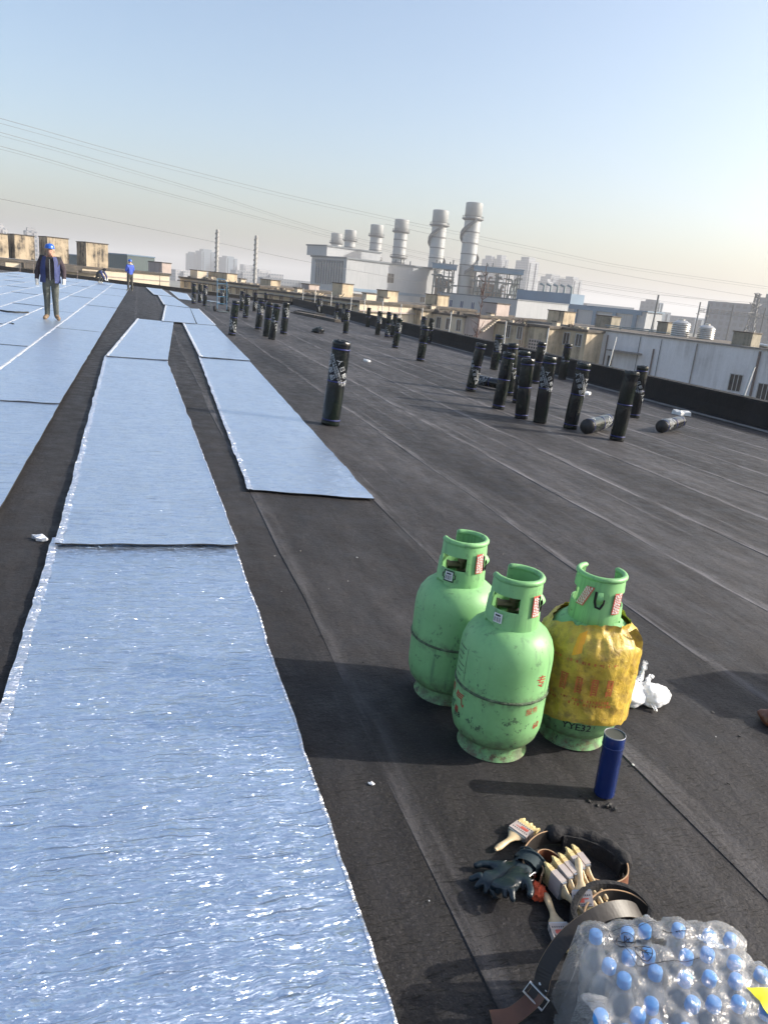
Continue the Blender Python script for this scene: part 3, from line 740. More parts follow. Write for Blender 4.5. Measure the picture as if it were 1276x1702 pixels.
tag(m.build('pipe_rack', MAT['pipes']), 'pale pipes on short stands along the annex roof edge', 'pipes')
m = MB(); m.tube([(53., 56.8, -.1), (49.5, 49.8, -.2), (45.6, 41.6, -.25)], .16, 10)
tag(m.build('roof_pipe', MAT['tank']), 'thick grey pipe running along the annex roof to the right picture edge', 'pipe')

# thin pale posts clipped to the parapet
for i, (y, x, zt, lean) in enumerate([(12.15, 11.72, .72, .10), (16.95, 11.72, .9, .08), (20.3, 11.72, .85, 0.), (23.1, 11.72, .88, -.02), (28.0, 11.72, .9, .02), (31.2, 11.72, .9, 0), (34.1, 11.72, .92, 0), (37.0, 11.72, .93, 0), (40.3, 11.72, .9, 0), (43.1, 11.72, .88, 0), (48., 11.72, 1.0, 0), (52.8, 11.72, 1.05, 0), (57., 11.72, 1.0, 0)]):
    e = empty('parapet_post', (x, y, .13), 0, 'thin pale post on the right parapet, %s counted from the near end' % (ORD + ['ninth', 'tenth', 'eleventh', 'twelfth', 'thirteenth'])[i], 'post', 'thin posts along the right parapet')
    m = MB(); m.tube([(-.06, 0, -.45), (-.06, 0, 0.), (-.06 + lean, 0, zt - .13)], .022, 8); m.build('rod', MAT['polew'], e)
    m = MB(); m.box((-.10, -.06, -.02), (.04, .06, .012)); m.build('clamp', MAT['steelw'], e)
for i, (x, y, h, lab) in enumerate([(-7.9, 59.4, .75, 'thin dark rod before the far parapet at the left picture edge'), (-7.05, 59.4, .8, 'second thin dark rod before the far parapet left of the standing man'), (-6.2, 59.4, .7, 'third thin dark rod before the far parapet just left of the standing man'), (-4.2, 59.4, .6, 'thin dark rod before the far parapet right of the standing man'), (1.45, 60.4, 1.25, 'tall thin rod on the far parapet right of the standing blue jacketed worker')]):
    m = MB(); m.tube([(0, 0, -.02), (.02, 0, h)], .02, 6); m.lathe([(.06, 0), (.06, .05), (.03, .06)], 8)
    tag(m.build('parapet_rod', MAT['poled'], loc=(x, y, rz_(x) + (.27 if y > 60 else 0))), lab, 'rod', 'thin rods at the far parapet')

# ------------------------------------------------------------------ power plant
P = empty('power_plant_hall', (75.6, 290.3, 0), TH, 'large pale grey power plant hall below the row of chimneys', 'building')
m = MB(); m.box((0, 0, -12), (47, 24, 11.0)); m.build('wall', MAT['plant'], P)
m = MB(); m.box((-.5, -.5, 11.0), (47.4, 24.4, 11.6)); m.build('roof', MAT['planttrim'], P)
m = MB(); m.box((-1.2, 12, 11.6), (26, 26, 15.2)); u = m.build('upper_hall', MAT['plant'], P)
m = MB(); m.box((-1.6, 11.6, 15.2), (26.4, 26.4, 15.7)); m.build('parapet_cap', MAT['planttrim'], u)
m = MB(); m.box((47, 1.5, -12), (60, 20, 8.2)); lo = m.build('side_hall', MAT['plant'], P)
for i in range(11):
    m = MB(); y = 2.2 + i * 1.75; m.box((-.45, y, 1.), (-.004, y + .55, 9.2)); m.box((-.45, y, 9.2), (-.004, y + 1.2, 10.2)); m.build('fin', MAT['planttrim'], P)
m = MB(); m.box((-.2, -.2, -.6), (47.2, -.004, .5)); m.build('band', MAT['bluefas'], P)
window(P, 'L', 22.5, 5.6, 3.4, 3.6, None, 1); window(P, 'L', 41., -1.5, 2.6, 2.2, None, 1)
for i in range(5): window(P, 'S', 3. + 3.6 * i, -3.5, 1.6, 1.8, None, 1)
def chimney(loc, top, r_, stair, label, k=0):
    e = empty('plant_chimney', (loc[0], loc[1], -12), .0, label, 'chimney', 'round metal chimneys of the power plant')
    H = top + 12; m = MB(); m.lathe([(r_ * 1.0, 0), (r_, H)], 32); autosmooth(m.build('shaft', MAT['stack'], e), 50)
    m = MB(); m.lathe([(r_ * 1.0, H - 5.2 * r_ / 3.2), (r_ * 1.07, H - 5.0 * r_ / 3.2), (r_ * 1.07, H - .1), (r_ * .95, H + .1)], 32, cap0=True, cap1=True); autosmooth(m.build('cowl', MAT['stack'], e), 50)
    for z in ([H - 5.6, H - 17] if not stair else [H - 6.2]):
        m = MB(); m.lathe([(r_ * 1.02, z - .5), (r_ * 1.36, z), (r_ * 1.36, z + .4), (r_ * 1.02, z + .25)], 32); pl = m.build('platform', MAT['ring'], e)
        m = MB(); m.tube([(r_ * 1.3 * math.cos(a), r_ * 1.3 * math.sin(a), z + 1.2) for a in [i * PI / 14 for i in range(28)]], .07, 5, closed=True)
        for i in range(14): a = i * PI / 7; m.tube([(r_ * 1.3 * math.cos(a), r_ * 1.3 * math.sin(a), z + .2), (r_ * 1.3 * math.cos(a), r_ * 1.3 * math.sin(a), z + 1.2)], .06, 4)
        m.build('railing', MAT['ring'], pl)
    z = H - (11 if stair else 9)
    while z > 8:
        m = MB(); m.lathe([(r_ * 1.0, z - .12), (r_ * 1.06, z - .2), (r_ * 1.06, z + .2), (r_ * 1.0, z + .14)], 32, cap0=False, cap1=False); m.build('stiffener_ring', MAT['ring'], e)
        z -= 4.2 if stair else 3.4
    if stair:
        n = 60; Q = []
        for i in range(n + 1):
            a = -2.2 + i / n * 6.9; z = H - 27 + i / n * 20
            Q.append([(q * r_ * math.cos(a), q * r_ * math.sin(a), z + dz) for q, dz in ((1.02, 0), (1.34, 0), (1.34, 1.0), (1.37, 1.0), (1.37, -.35), (1.02, -.35), (1.02, 0))])
        m = MB(); m.grid(Q); m.build('spiral_stair', MAT['ring'], e)
for i, (x, y, z, r_, st, lab) in enumerate([(111.6, 456.6, 30., 3.1, 0, 'farthest and shortest looking plant chimney, at the left end of the row'), (112.8, 429.4, 30.8, 3.1, 0, 'second plant chimney from the left end of the row'), (117.1, 392.9, 32.4, 3.15, 0, 'third plant chimney from the left, with two ring platforms'),
      (116.8, 352.2, 32.9, 3.1, 0, 'fourth plant chimney from the left, rising behind the hall roof'), (122.3, 317.4, 35.4, 3.15, 1, 'fifth plant chimney with a spiral stair, left one of the two tallest'), (127.1, 293.6, 37.2, 3.2, 1, 'tallest plant chimney with a spiral stair at the right end of the row')]):
    chimney((x, y), z, r_, st, lab, i)
def boiler(loc, th, w_, d_, ztop, zdeck, label, seed, zb=-12):
    rn = random.Random(seed); e = empty('boiler_structure', (loc[0], loc[1], 0), th, label, 'boiler structure', 'blue roofed boiler structures of the plant')
    m = MB(); m.box((-1, -1, ztop - 1.8), (w_ + 1, d_ + 1, ztop)); m.box((-1.3, -1.3, ztop), (w_ + 1.3, d_ + 1.3, ztop + .25)); rf = m.build('roof', MAT['blueroof'], e)
    m = MB()
    for i in range(5): x = w_ * rn.random(); m.tube([(x, d_ * .5, ztop), (x, d_ * .5, ztop + rn.uniform(1, 2.6))], .25, 6)
    m.build('roof_vents', MAT['steelw'], rf)
    nx = max(2, int(w_ / 4.2))
    for i in range(nx + 1):
        for y in (0, d_):
            m = MB(); x = w_ * i / nx; m.box((x - .22, y - .22, zb), (x + .22, y + .22, ztop - 1.8)); m.build('column', MAT['steelw'], e)
    for z in (zdeck, zdeck + 4.2, zdeck - 5):
        if z < ztop - 2.5:
            m = MB(); m.box((-.3, -.35, z), (w_ + .3, d_ + .35, z + .35))
            for i in range(nx * 2 + 1): x = w_ * i / (nx * 2); m.tube([(x, -.3, z + .35), (x, -.3, z + 1.5)], .06, 4)
            m.tube([(0, -.3, z + 1.5), (w_, -.3, z + 1.5)], .07, 4); m.build('deck', MAT['steelw'], e)
    for i in range(int(w_ * 2.6)):
        m = MB(); x = rn.uniform(.2, w_ - .2); y = rn.uniform(.3, d_ * .6); z0 = rn.uniform(zdeck - 5, zdeck + 2); z1 = z0 + rn.uniform(3, 7); dx = rn.uniform(-3, 3)
        z1 = min(z1, ztop - 2); m.tube([(x, y, z0), (x, y, z1 - .5), (x + dx * .2, y, z1), (x + dx, y, z1)], rn.uniform(.15, .5), 7); m.build('pipe', MAT[rn.choice(['pipes', 'pipes', 'steelw', 'rust'])], e)
    m = MB(); m.box((w_ * .1, d_ * .35, zdeck - 4), (w_ * .55, d_ * .8, zdeck + 3.5)); m.build('duct', MAT['rust'], e)
boiler((126.8, 283.5), rad(-22), 17.5, 11, 13.2, 3.5, 'blue roofed boiler steelwork right of the tallest chimney', 3)
boiler((113.9, 296.), rad(-22), 8, 10, 13.0, 4., 'blue roofed boiler steelwork between the two tallest chimneys', 4)
boiler((92., 318.), rad(-10), 20, 9, 11.6, 5., 'blue roofed boiler steelwork behind the plant hall roof', 5)
block('plant_office', 'pale office block with small blue windows under the tallest chimney', (68.9, 133.2), 16, 21, 1.9, 'plant', th=TH, eave=.1, roofm='planttrim', wins=[('S', 2. + 3.2 * i, -.2, .9, 1.3, MAT['bluewin']) for i in range(6)] + [('S', 2. + 3.2 * i, -3.6, .9, 1.3, MAT['bluewin']) for i in range(6)])
b = block('white_factory', 'long white factory with blue grey fascia and pilasters behind the roof boxes', (99.3, 134.3), 6, 62, 2.0, 'plant', th=TH, eave=.3, roofm='bluefas', wins=[('S', 45. + 4 * i, -1.2, 1.2, 1.0) for i in range(4)])
m = MB(); m.box((-.4, 1., 1.0), (-.004, 61, 1.75)); m.build('fascia', MAT['bluefas'], b)
for i in range(7): m = MB(); m.box((-.5, 2 + 5.0 * i, -12), (-.006, 2.8 + 5.0 * i, 1.0)); m.build('pilaster', MAT['bluefas'], b)
m = MB(); m.box((.6, 20, 2.0), (5.6, 36, 4.2)); m.build('upper_roof', MAT['bluefas'], b)
for i in range(5): m = MB(); m.tube([(3, 22 + 2 * i, 4.2), (3, 22 + 2 * i, 5.6), (3, 23.2 + 2 * i, 6.0)], .28, 7); m.build('vent_pipe', MAT['pipes'], b)
b = block('green_hall', 'low greenish glazed hall behind the standing blue jacketed worker', (-11., 178.), 15, 20, 2.4, 'glass', th=TH, eave=.2, roofm='bluefas')
b = block('green_hall', 'small blue green hall roof between the roof boxes and the strake chimney', (-2.2, 160), 5.5, 14, 3.3, 'glass', th=TH, eave=.1, roofm='bluefas')
# strake chimneys
def strake_pole(x, y, zt, r_, label):
    e = empty('strake_chimney', (x, y, -12), 0, label, 'chimney', 'slim chimneys with spiral strakes')
    H = zt + 12; m = MB(); m.lathe([(r_, 0), (r_, H), (r_ * .8, H + .1)], 18); autosmooth(m.build('shaft', MAT['pole'], e), 50)
    Q = []; n = 150
    for i in range(n + 1):
        a = i / n * 2 * PI * 11; z = H - 9.5 + 9.3 * i / n
        Q.append([(q * math.cos(a), q * math.sin(a), z + d) for q, d in ((r_ * .95, .12), (r_ * 1.4, .06), (r_ * 1.4, -.06), (r_ * .95, -.12))])
    m = MB(); m.grid(Q); m.build('strake', MAT['pole'], e)
strake_pole(13.8, 149.4, 9.0, .29, 'slim grey chimney with spiral strakes, left one of the pair')
strake_pole(19.5, 138.6, 8.2, .28, 'slim grey chimney with spiral strakes, right one nearer the plant')

# ------------------------------------------------------------------ distant towers
def tower(x, y, wx, wy, zt, mt, label, th=.3, steps=1, group='hazy high rise towers'):
    e = empty('tower_block', (x, y, -12), th, label, 'tower', group); H = zt + 12
    m = MB(); m.box((-wx / 2, -wy / 2, 0), (wx / 2, wy / 2, H * (.93 if steps else 1))); m.build('wall', MAT[mt], e)
    if steps:
        m = MB(); m.box((-wx * .3, -wy * .3, H * .93), (wx * .34, wy * .3, H)); m.build('crown_block', MAT[mt], e)
    for s in (-1, 1):
        m = MB(); m.box((s * wx * .28 - wx * .09, -wy / 2 - wx * .06, 0), (s * wx * .28 + wx * .09, -wy / 2 - .01, H * .9)); m.build('bay', MAT[mt], e)
    return e
TW = [(92, 1497, 16, 16, 33, 'tower3', 'slim pointed hazy tower, left one of the skyline pair beside the first strake chimney'), (117, 1495, 28, 22, 40, 'tower3', 'broad hazy tower just left of the first strake chimney'),
      (158, 1491, 28, 22, 32, 'tower3', 'hazy glass tower between the two strake chimneys'), (196, 1487, 26, 20, 20, 'tower', 'low hazy slab left of the second strake chimney'), (222, 1483, 26, 20, 14, 'tower', 'low hazy slab right of the second strake chimney'),
      (464, 997, 15, 16, 58, 'tower2', 'hazy apartment tower just right of the tallest chimney'), (478, 990, 14, 16, 60, 'tower2', 'hazy apartment tower, right one of the pair above the boiler roof'),
      (464.5, 885, 22, 20, 55, 'tower2', 'tall pale apartment tower beside the boiler steelwork'), (502, 900, 14, 14, 32, 'tower2', 'short hazy apartment tower between the tall pale one and the twin towers'), (543, 957, 24, 20, 41, 'tower2', 'pale apartment tower, left one of the twins'), (566, 943, 22, 20, 40, 'tower2', 'pale apartment tower, right one of the twins'),
      (418, 561, 15, 15, 13, 'tower3', 'hazy blue tower behind the thin mast'), (430, 566, 16, 14, 4, 'tower3', 'low hazy block right of the thin mast'),
      (338, 372, 26, 26, 12, 'tower3', 'wide hazy blue building at the right picture edge behind the pylon'), (350, 356, 14, 20, 18.5, 'tower3', 'tall hazy blue building at the right picture edge'),
      (-71.5, 596, 8, 8, 19, 'tower', 'hazy tower above the left roof boxes'), (-92, 590, 12, 10, 19, 'tower', 'hazy tower at the left picture edge above the roof boxes')]
for i, t in enumerate(TW): tower(*t[:6], t[6], .25 + .2 * (i % 3), 1 if i not in (3, 4, 12, 13) else 0)
NUM = (ORD + 'ninth tenth eleventh twelfth thirteenth fourteenth fifteenth sixteenth seventeenth eighteenth nineteenth twentieth twenty-first twenty-second twenty-third twenty-fourth twenty-fifth twenty-sixth'.split())
rn = random.Random(11)
for i in range(26):
    az = rad(-9 + i * 2.1 + rn.uniform(-.5, .5)); R = rn.uniform(700, 1200); zt = rn.uniform(-2, 6)
    tower(R * math.sin(az), R * math.cos(az), rn.uniform(25, 60), 25, zt, rn.choice(['tower', 'tower2', 'tower3']), 'low hazy city block on the horizon, %s from the left picture edge' % NUM[i], rn.uniform(0, .6), 0, 'low city blocks along the horizon')

# ------------------------------------------------------------------ masts, pylon, wires
def lattice(mb, pts0, pts1, n, r_):
    pts0 = [Vector(p) for p in pts0]; pts1 = [Vector(p) for p in pts1]; k = len(pts0)
    for i in range(k): mb.tube([pts0[i], pts1[i]], r_, 4)
    for j in range(n):
        a = [p.lerp(q, j / n) for p, q in zip(pts0, pts1)]; b = [p.lerp(q, (j + 1) / n) for p, q in zip(pts0, pts1)]
        for i in range(k): mb.tube([a[i], b[(i + 1) % k]], r_ * .6, 3); mb.tube([a[(i + 1) % k], b[i]], r_ * .6, 3)
def pylon(x, y, zt, base, label):
    e = empty('pylon', (x, y, -12), .5, label, 'pylon'); H = zt + 12; m = MB()
    sq = lambda s, z: [(-s, -s, z), (s, -s, z), (s, s, z), (-s, s, z)]
    lattice(m, sq(base, 0), sq(base * .28, H * .62), 7, .16); lattice(m, sq(base * .28, H * .62), sq(base * .16, H), 6, .14); m.build('lattice_body', MAT['lat'], e)
    for z, L in ((H, 3.4), (H * .87, 5.6), (H * .74, 5.)):
        m = MB()
        for s in (-1, 1):
            m.tube([(0, 0, z + .3), (s * L, 0, z)], .12, 4); m.tube([(0, 0, z - 1.1), (s * L, 0, z)], .10, 4)
            for i in range(1, 5): m.tube([(s * L * i / 5, 0, z + .3 * (1 - i / 5)), (s * L * (i - .5) / 5, 0, z - 1.1 * (1 - (i - .5) / 5))], .06, 3)
        m.build('cross_arm', MAT['lat'], e)
pylon(178.2, 189.3, 10.2, 3.2, 'lattice pylon with three cross arms at the right picture edge')
def frame_mast(x, y, zt, label, th=0, arms=True):
    e = empty('substation_mast', (x, y, -12), th, label, 'mast', 'slim masts of the substation'); H = zt + 12
    m = MB(); m.tube([(-1.2, 0, 0), (0, 0, H * .8), (0, 0, H)], .17, 6); m.tube([(1.2, 0, 0), (0, 0, H * .8)], .14, 6); m.build('legs', MAT['lat'], e)
    if arms:
        m = MB(); m.tube([(-2.2, 0, H * .84), (2.2, 0, H * .84)], .09, 5); m.tube([(-1.8, 0, H * .7), (1.8, 0, H * .7)], .09, 5); m.build('arm', MAT['lat'], e)
frame_mast(90.3, 119.7, 5.0, 'thin single mast in front of the hazy blue tower', .5, False)
for i, (x, y, z, lab) in enumerate([(128.1, 153.6, 5.3, 'substation mast with cross arms behind the corrugated tanks'), (130.0, 152.6, 5.0, 'second substation mast behind the corrugated tanks'), (134.2, 149.4, 5.3, 'substation mast left of the mossy roof box'), (139.8, 145.2, 5.3, 'substation mast above the mossy roof box'), (157., 136., 4.5, 'substation mast at the right picture edge')]):
    frame_mast(x, y, z, lab, .7, i < 2)
m = MB()
lattice(m, [(128.1, 153.6, 3.0), (128.1, 153.6, 3.8), (128.6, 154.1, 3.4)], [(157., 136., 2.6), (157., 136., 3.4), (157.5, 136.5, 3.)], 22, .05)
for i in range(14):
    t = i / 13; p = Vector((128.1, 153.6, 3.2)).lerp(Vector((157., 136., 2.8)), t); m.tube([p, p + Vector((0, 0, -6))], .03, 3)
tag(m.build('busbar_gantry', MAT['lat']), 'lattice gantry with hanging conductors linking the substation masts', 'gantry')
def cable(pts, label, r_=.05, dz=0.):
    V = [Vector(p) + Vector((0, 0, dz)) for p in pts]; V = [V[0] * 2 - V[1]] + V + [V[-1] * 2 - V[-2]]; out = []
    for i in range(1, len(V) - 2):
        for k in range(8):
            t = k / 8; a, b_, c_, d_ = V[i - 1], V[i], V[i + 1], V[i + 2]
            out.append(.5 * ((2 * b_) + (c_ - a) * t + (2 * a - 5 * b_ + 4 * c_ - d_) * t * t + (3 * b_ - a - 3 * c_ + d_) * t ** 3))
    out.append(V[-2]); m = MB(); m.tube(out, r_, 4)
    tag(m.build('power_line', MAT['wire']), label, 'cable', 'power lines crossing the sky')
WA = [[-60, 95, 21.0], [-21.7, 148.4, 22.4], [-0.2, 177.0, 22.9], [34.0, 201.9, 22.1], [68.9, 216.1, 20.8], [82.5, 219.5, 20.2], [122.3, 224.7, 18.1], [154.1, 224.3, 15.9], [207.6, 216.6, 14.2], [260, 205, 12.5]]
WB = [[-60, 95, 19.6], [-21.8, 148.4, 20.3], [-1.5, 175.7, 20.1], [15.9, 190.6, 18.9], [49.0, 208.7, 14.9], [92.1, 220.9, 12.0], [146.1, 224.2, 9.6], [208.7, 215.5, 7.2], [260, 205, 5.5]]
WC = [[-60, 95, 17.8], [-21.9, 148.4, 18.2], [-1.5, 175.7, 17.5], [39.2, 204.3, 14.6], [49.1, 208.7, 13.7], [92.3, 220.8, 10.1], [146.5, 223.9, 6.9], [209.1, 215.1, 4.6], [260, 205, 3.]]
WD = [[-60, 95, 10.6], [-22.3, 148.3, 10.0], [16.2, 190.6, 8.4], [39.7, 204.3, 6.6], [80.1, 218.0, 4.1]]
WE = [[66.4, 215.2, 19.0], [120.9, 224.4, 15.2], [159.3, 223.7, 12.7], [208.2, 216.0, 10.2], [260, 205, 8.]]
WF = [[123.4, 224.1, 9.4], [160.0, 223.2, 8.0], [191.7, 219.0, 8.1], [205.4, 216.4, 8.5], [260, 205, 9]]
cable(WA, 'uppermost power line sweeping down across the whole sky', .036); cable(WA, 'power line running close under the uppermost one', .026, -.75)
cable(WB, 'second power line from the top at the left picture edge', .034); cable(WB, 'power line close under the second one from the top', .022, -.5)
cable(WC, 'third power line from the top at the left picture edge', .034); cable(WC, 'power line close under the third one from the top', .024, -.45)
cable(WD, 'faint lowest power line passing behind the strake chimneys', .04); cable(WE, 'power line right of the chimneys between the upper ones', .04); cable(WF, 'short sagging power line reaching the pylon', .04)

# ------------------------------------------------------------------ bare trees in the alley
def bare_tree(x, y, zt, r0, label, seed, nb=26, spread=2.2, z0=-.6):
    rn = random.Random(seed); e = empty('bare_tree', (x, y, -12), 0, label, 'tree', 'bare saplings in the alley'); H = zt + 12
    tr = MB(); pts = [(.06 * math.sin(i * 1.3) * (i > 0), .05 * math.cos(i * 1.9) * (i > 0), H * i / 12) for i in range(13)]
    tr.tube(pts, [r0 * (1 - .85 * i / 12) for i in range(13)], 8); autosmooth(tr.build('trunk', MAT['bark'], e), 60)
    br = MB()
    for i in range(nb):
        t = rn.uniform(.62, .98); z = H * t; a = rn.uniform(0, 2 * PI); L = spread * (1.25 - t) * rn.uniform(1.2, 2.6)
        p = Vector((0, 0, z)); d = Vector((math.cos(a), math.sin(a), rn.uniform(.5, 1.0))); d.normalize(); q = [p]
        for k in range(4): d = (d + Vector((rn.uniform(-.25, .25), rn.uniform(-.25, .25), .12))).normalized(); p = p + d * L / 4; q.append(p)
        br.tube(q, [.022, .018, .013, .009, .005], 4)
        for k in (1, 2, 3):
            for _ in range(2):
                d2 = (d + Vector((rn.uniform(-.9, .9), rn.uniform(-.9, .9), rn.uniform(-.1, .6)))).normalized(); br.tube([q[k], q[k] + d2 * L * .18, q[k] + d2 * L * .36 + Vector((0, 0, .05))], [.011, .008, .004], 3)
    br.build('crown', MAT['bark'], e)
bare_tree(18.9, 41.0, 3.3, .10, 'bare reddish tree rising in front of the pinkish house', 2, 26, .62)
bare_tree(21.2, 39.8, .2, .07, 'small bare sapling with fine twigs right of the taller bare tree', 3, 22, .75)

# ------------------------------------------------------------------ wrapped membrane rolls
RR, RL = .105, .95
def roll_parts():
    parts = []
    rn = random.Random(3); n = 30; P = []
    zs = [0, .02, .05, .10, .2, .3, .4, .48, .5, .52, .6, .7, .8, .86, .9, .93, .945, .95]
    for z in zs:
        row = []
        for k in range(n):
            a = 2 * PI * k / n; rr = RR + .004 * noise.noise(Vector((math.cos(a) * 2, math.sin(a) * 2, z * 5)))
            for zb in (.06, .5, .86): rr -= .006 * math.exp(-((z - zb) / .03) ** 2)
            if z > .93: rr -= .010 * (z - .93) / .02 * (1 + .6 * math.sin(5 * a))
            row.append((rr * math.cos(a), rr * math.sin(a), z + (.012 * noise.noise(Vector((math.cos(a) * 3, math.sin(a) * 3, 7))) if z > .92 else 0)))
        P.append(row)
    for q, dz in ((.8, -.004), (.5, -.012), (.34, -.015), (.3, -.10)):
        P.append([(RR * q * math.cos(2 * PI * k / n), RR * q * math.sin(2 * PI * k / n), RL + dz + .006 * math.sin(9 * k)) for k in range(n)])
    m = MB(); m.grid(P, 0, True); m.f.append(tuple(range(n))[::-1]); m.mi.append(0); m.f.append(tuple((len(P) - 1) * n + k for k in range(n))); m.mi.append(1)
    for i in range(len(m.mi)):
        if i >= (len(zs)) * n: m.mi[i] = 1
    parts.append(('wrapped_body', m.mesh('wrapped_body', [MAT['roll'], MAT['rolltop']], True), None))
    for zb in (.06, .5, .86):
        m = MB(); m.lathe([(RR - .005, zb - .007), (RR + .0004, zb - .005), (RR + .0004, zb + .005), (RR - .005, zb + .007)], 30, cap0=False, cap1=False)
        parts.append(('strap', m.mesh('strap', MAT['strap'], True), None))
    # print: steep columns of block characters and rows of small type
    big = text_polys('人 日 即 品', .066, .012, .0008); sm = text_polys('聚酯胎防水卷材聚酯胎防水卷材', .027, .012, .0003)
    for nm, ang, z, txt in (('lettering', -1.35, .66, None), ('lettering', 1.75, .30, None)):
        m = MB(); rf = lambda z_: RR + .001
        for da, pl in ((0., big), (.66, sm), (1.0, sm), (1.65, big)): wrap_text(m, pl, rf, ang + da, z - .03 * da, rad(-63), 0, .0035)
        parts.append((nm, m.mesh('lettering', MAT['white']), None))
    return parts
RP = roll_parts()
def make_roll(x, y, lean, label, group='wrapped membrane rolls on the roof', spin=0., lying=None, L=1.0):
    e = empty('membrane_roll', (x, y, rz_(x) + .014), 0, label, 'membrane roll', group)
    rn_ = random.Random(int(x * 100 + y * 1000))
    for q_, (nm, me, _) in enumerate(RP):
        if q_ in (1, 3) and rn_.random() < .25: continue
        if q_ == 5 and rn_.random() < .35: continue
        put(nm, me, e)
    d = math.atan2(x, y)                      # lean is seen across the line of sight
    if lying is None:
        e.rotation_euler = (Matrix.Rotation(-d, 4, 'Z') @ Matrix.Rotation(rad(lean), 4, 'Y') @ Matrix.Rotation(spin, 4, 'Z')).to_euler()
    else:
        e.location.z += RR + .002
        e.rotation_euler = (Matrix.Rotation(lying, 4, 'Z') @ Matrix.Rotation(rad(90), 4, 'Y') @ Matrix.Rotation(spin, 4, 'Z')).to_euler()
    q_ = rn_.uniform(.96, 1.06); e.scale = (q_, q_, L)
    return e
ROLLS = [
 (2.16, 8.52, 3.9, 'wrapped membrane roll standing alone just right of the short foil strip'),
 (2.61, 40.07, -1, 'leftmost standing roll of the far group by the hand truck'), (3.06, 42.22, 2, 'middle roll of the far three left of the hand truck'), (3.07, 38.93, 1, 'right roll of the far three left of the hand truck'),
 (2.41, 21.19, 3.5, 'standing roll closest to the foil edge in front of the hand truck'), (4.77, 38.10, 2.3, 'dark roll half hidden behind the roll right of the hand truck'), (4.10, 31.49, 4.8, 'standing roll with white print just right of the hand truck'),
 (5.56, 39.18, 1, 'standing roll behind the cluster, below the second strake chimney'), (3.69, 25.05, 6, 'leaning roll at the left end of the four roll cluster'), (3.51, 22.14, 3.3, 'roll half hidden behind the front roll of the four roll cluster'),
 (3.51, 21.19, 5.1, 'front roll of the four roll cluster with a green sheen'), (4.37, 24.14, 2.6, 'right end roll of the four roll cluster'), (6.77, 43.44, 0, 'far small roll behind the four roll cluster'),
 (4.30, 42.97, 0, 'left roll standing right behind the hand truck'), (4.75, 44.77, 0, 'right roll standing right behind the hand truck'),
 (10.45, 46.21, -.5, 'left roll of the far pair by the stacked boards'), (10.9, 47.55, -.9, 'right roll of the far pair by the stacked boards'), (9.85, 39.30, 3.8, 'single roll right of the stacked boards'), (10.07, 38.57, 1.8, 'roll directly behind the taller roll near the dark bundle'),
 (7.53, 28.35, 1.3, 'tall looking roll right of the small dark bundle'), (10.8, 36.46, 1.2, 'first roll of the row below the bright white shed wall'), (9.33, 29.99, 3.6, 'second roll of the row below the bright white shed wall'), (9.43, 28.99, 2.1, 'third roll of the row below the bright white shed wall'),
 (9.80, 29.43, 3.2, 'fourth roll of the row below the bright white shed wall, mostly hidden'), (7.83, 23.15, 5.1, 'leaning front roll at the right end of the row below the white shed'),
 (7.21, 19.09, 3.6, 'front roll of the three left of the bare tree'), (10.50, 27.88, 0, 'roll behind the front one of the three left of the bare tree'), (10.9, 28.14, 2.7, 'roll against the parapet, right one of the three left of the bare tree'),
 (6.09, 13.21, 7., 'strongly tilted roll standing before a lying roll, left end of the big cluster'), (9.27, 18.77, 2.5, 'roll near the parapet behind the left end of the big cluster'), (5.64, 11.07, 2.4, 'front left roll of the big cluster, printed near its top'),
 (6.86, 13.09, -1.6, 'roll tucked behind the front left roll of the big cluster'), (6.51, 12.02, -.9, 'printed roll behind the middle of the big cluster'), (5.62, 10.21, -1.9, 'bluish roll left of the front middle roll, touching it'), (5.80, 9.94, 0, 'front middle roll of the big cluster with diagonal white print'),
 (9.02, 15.98, 1.1, 'roll standing behind the big cluster before the vent grille house'), (10.9, 17.87, 2.2, 'roll standing alone against the parapet right of the big cluster'), (6.13, 9.61, 3.8, 'upright roll left of the lying roll, with a blue strap round its middle'),
 (6.45, 8.87, 1.9, 'foremost upright roll at the right end of the cluster, before a lying roll'), (8.56, 11.40, 0, 'upright roll directly behind the foremost one at the right end')]
for i, (x, y, l, lab) in enumerate(ROLLS):
    make_roll(x, y, l + (random.uniform(-1.2, 1.8) if i else 0), lab, spin=(i * 2.4 + .3) % 6.28, L=random.uniform(.96, 1.05))
make_roll(6.15, 9.2, 0, 'lying roll with a sunlit top behind the foremost upright roll', spin=1., lying=rad(38))
make_roll(7.94, 9.82, 0, 'lying roll apart from the others near the right parapet', spin=2.5, lying=rad(34))
make_roll(6.72, 14.5, 0, 'lying roll with a blue green sheen behind the strongly tilted roll', spin=4., lying=rad(-66))

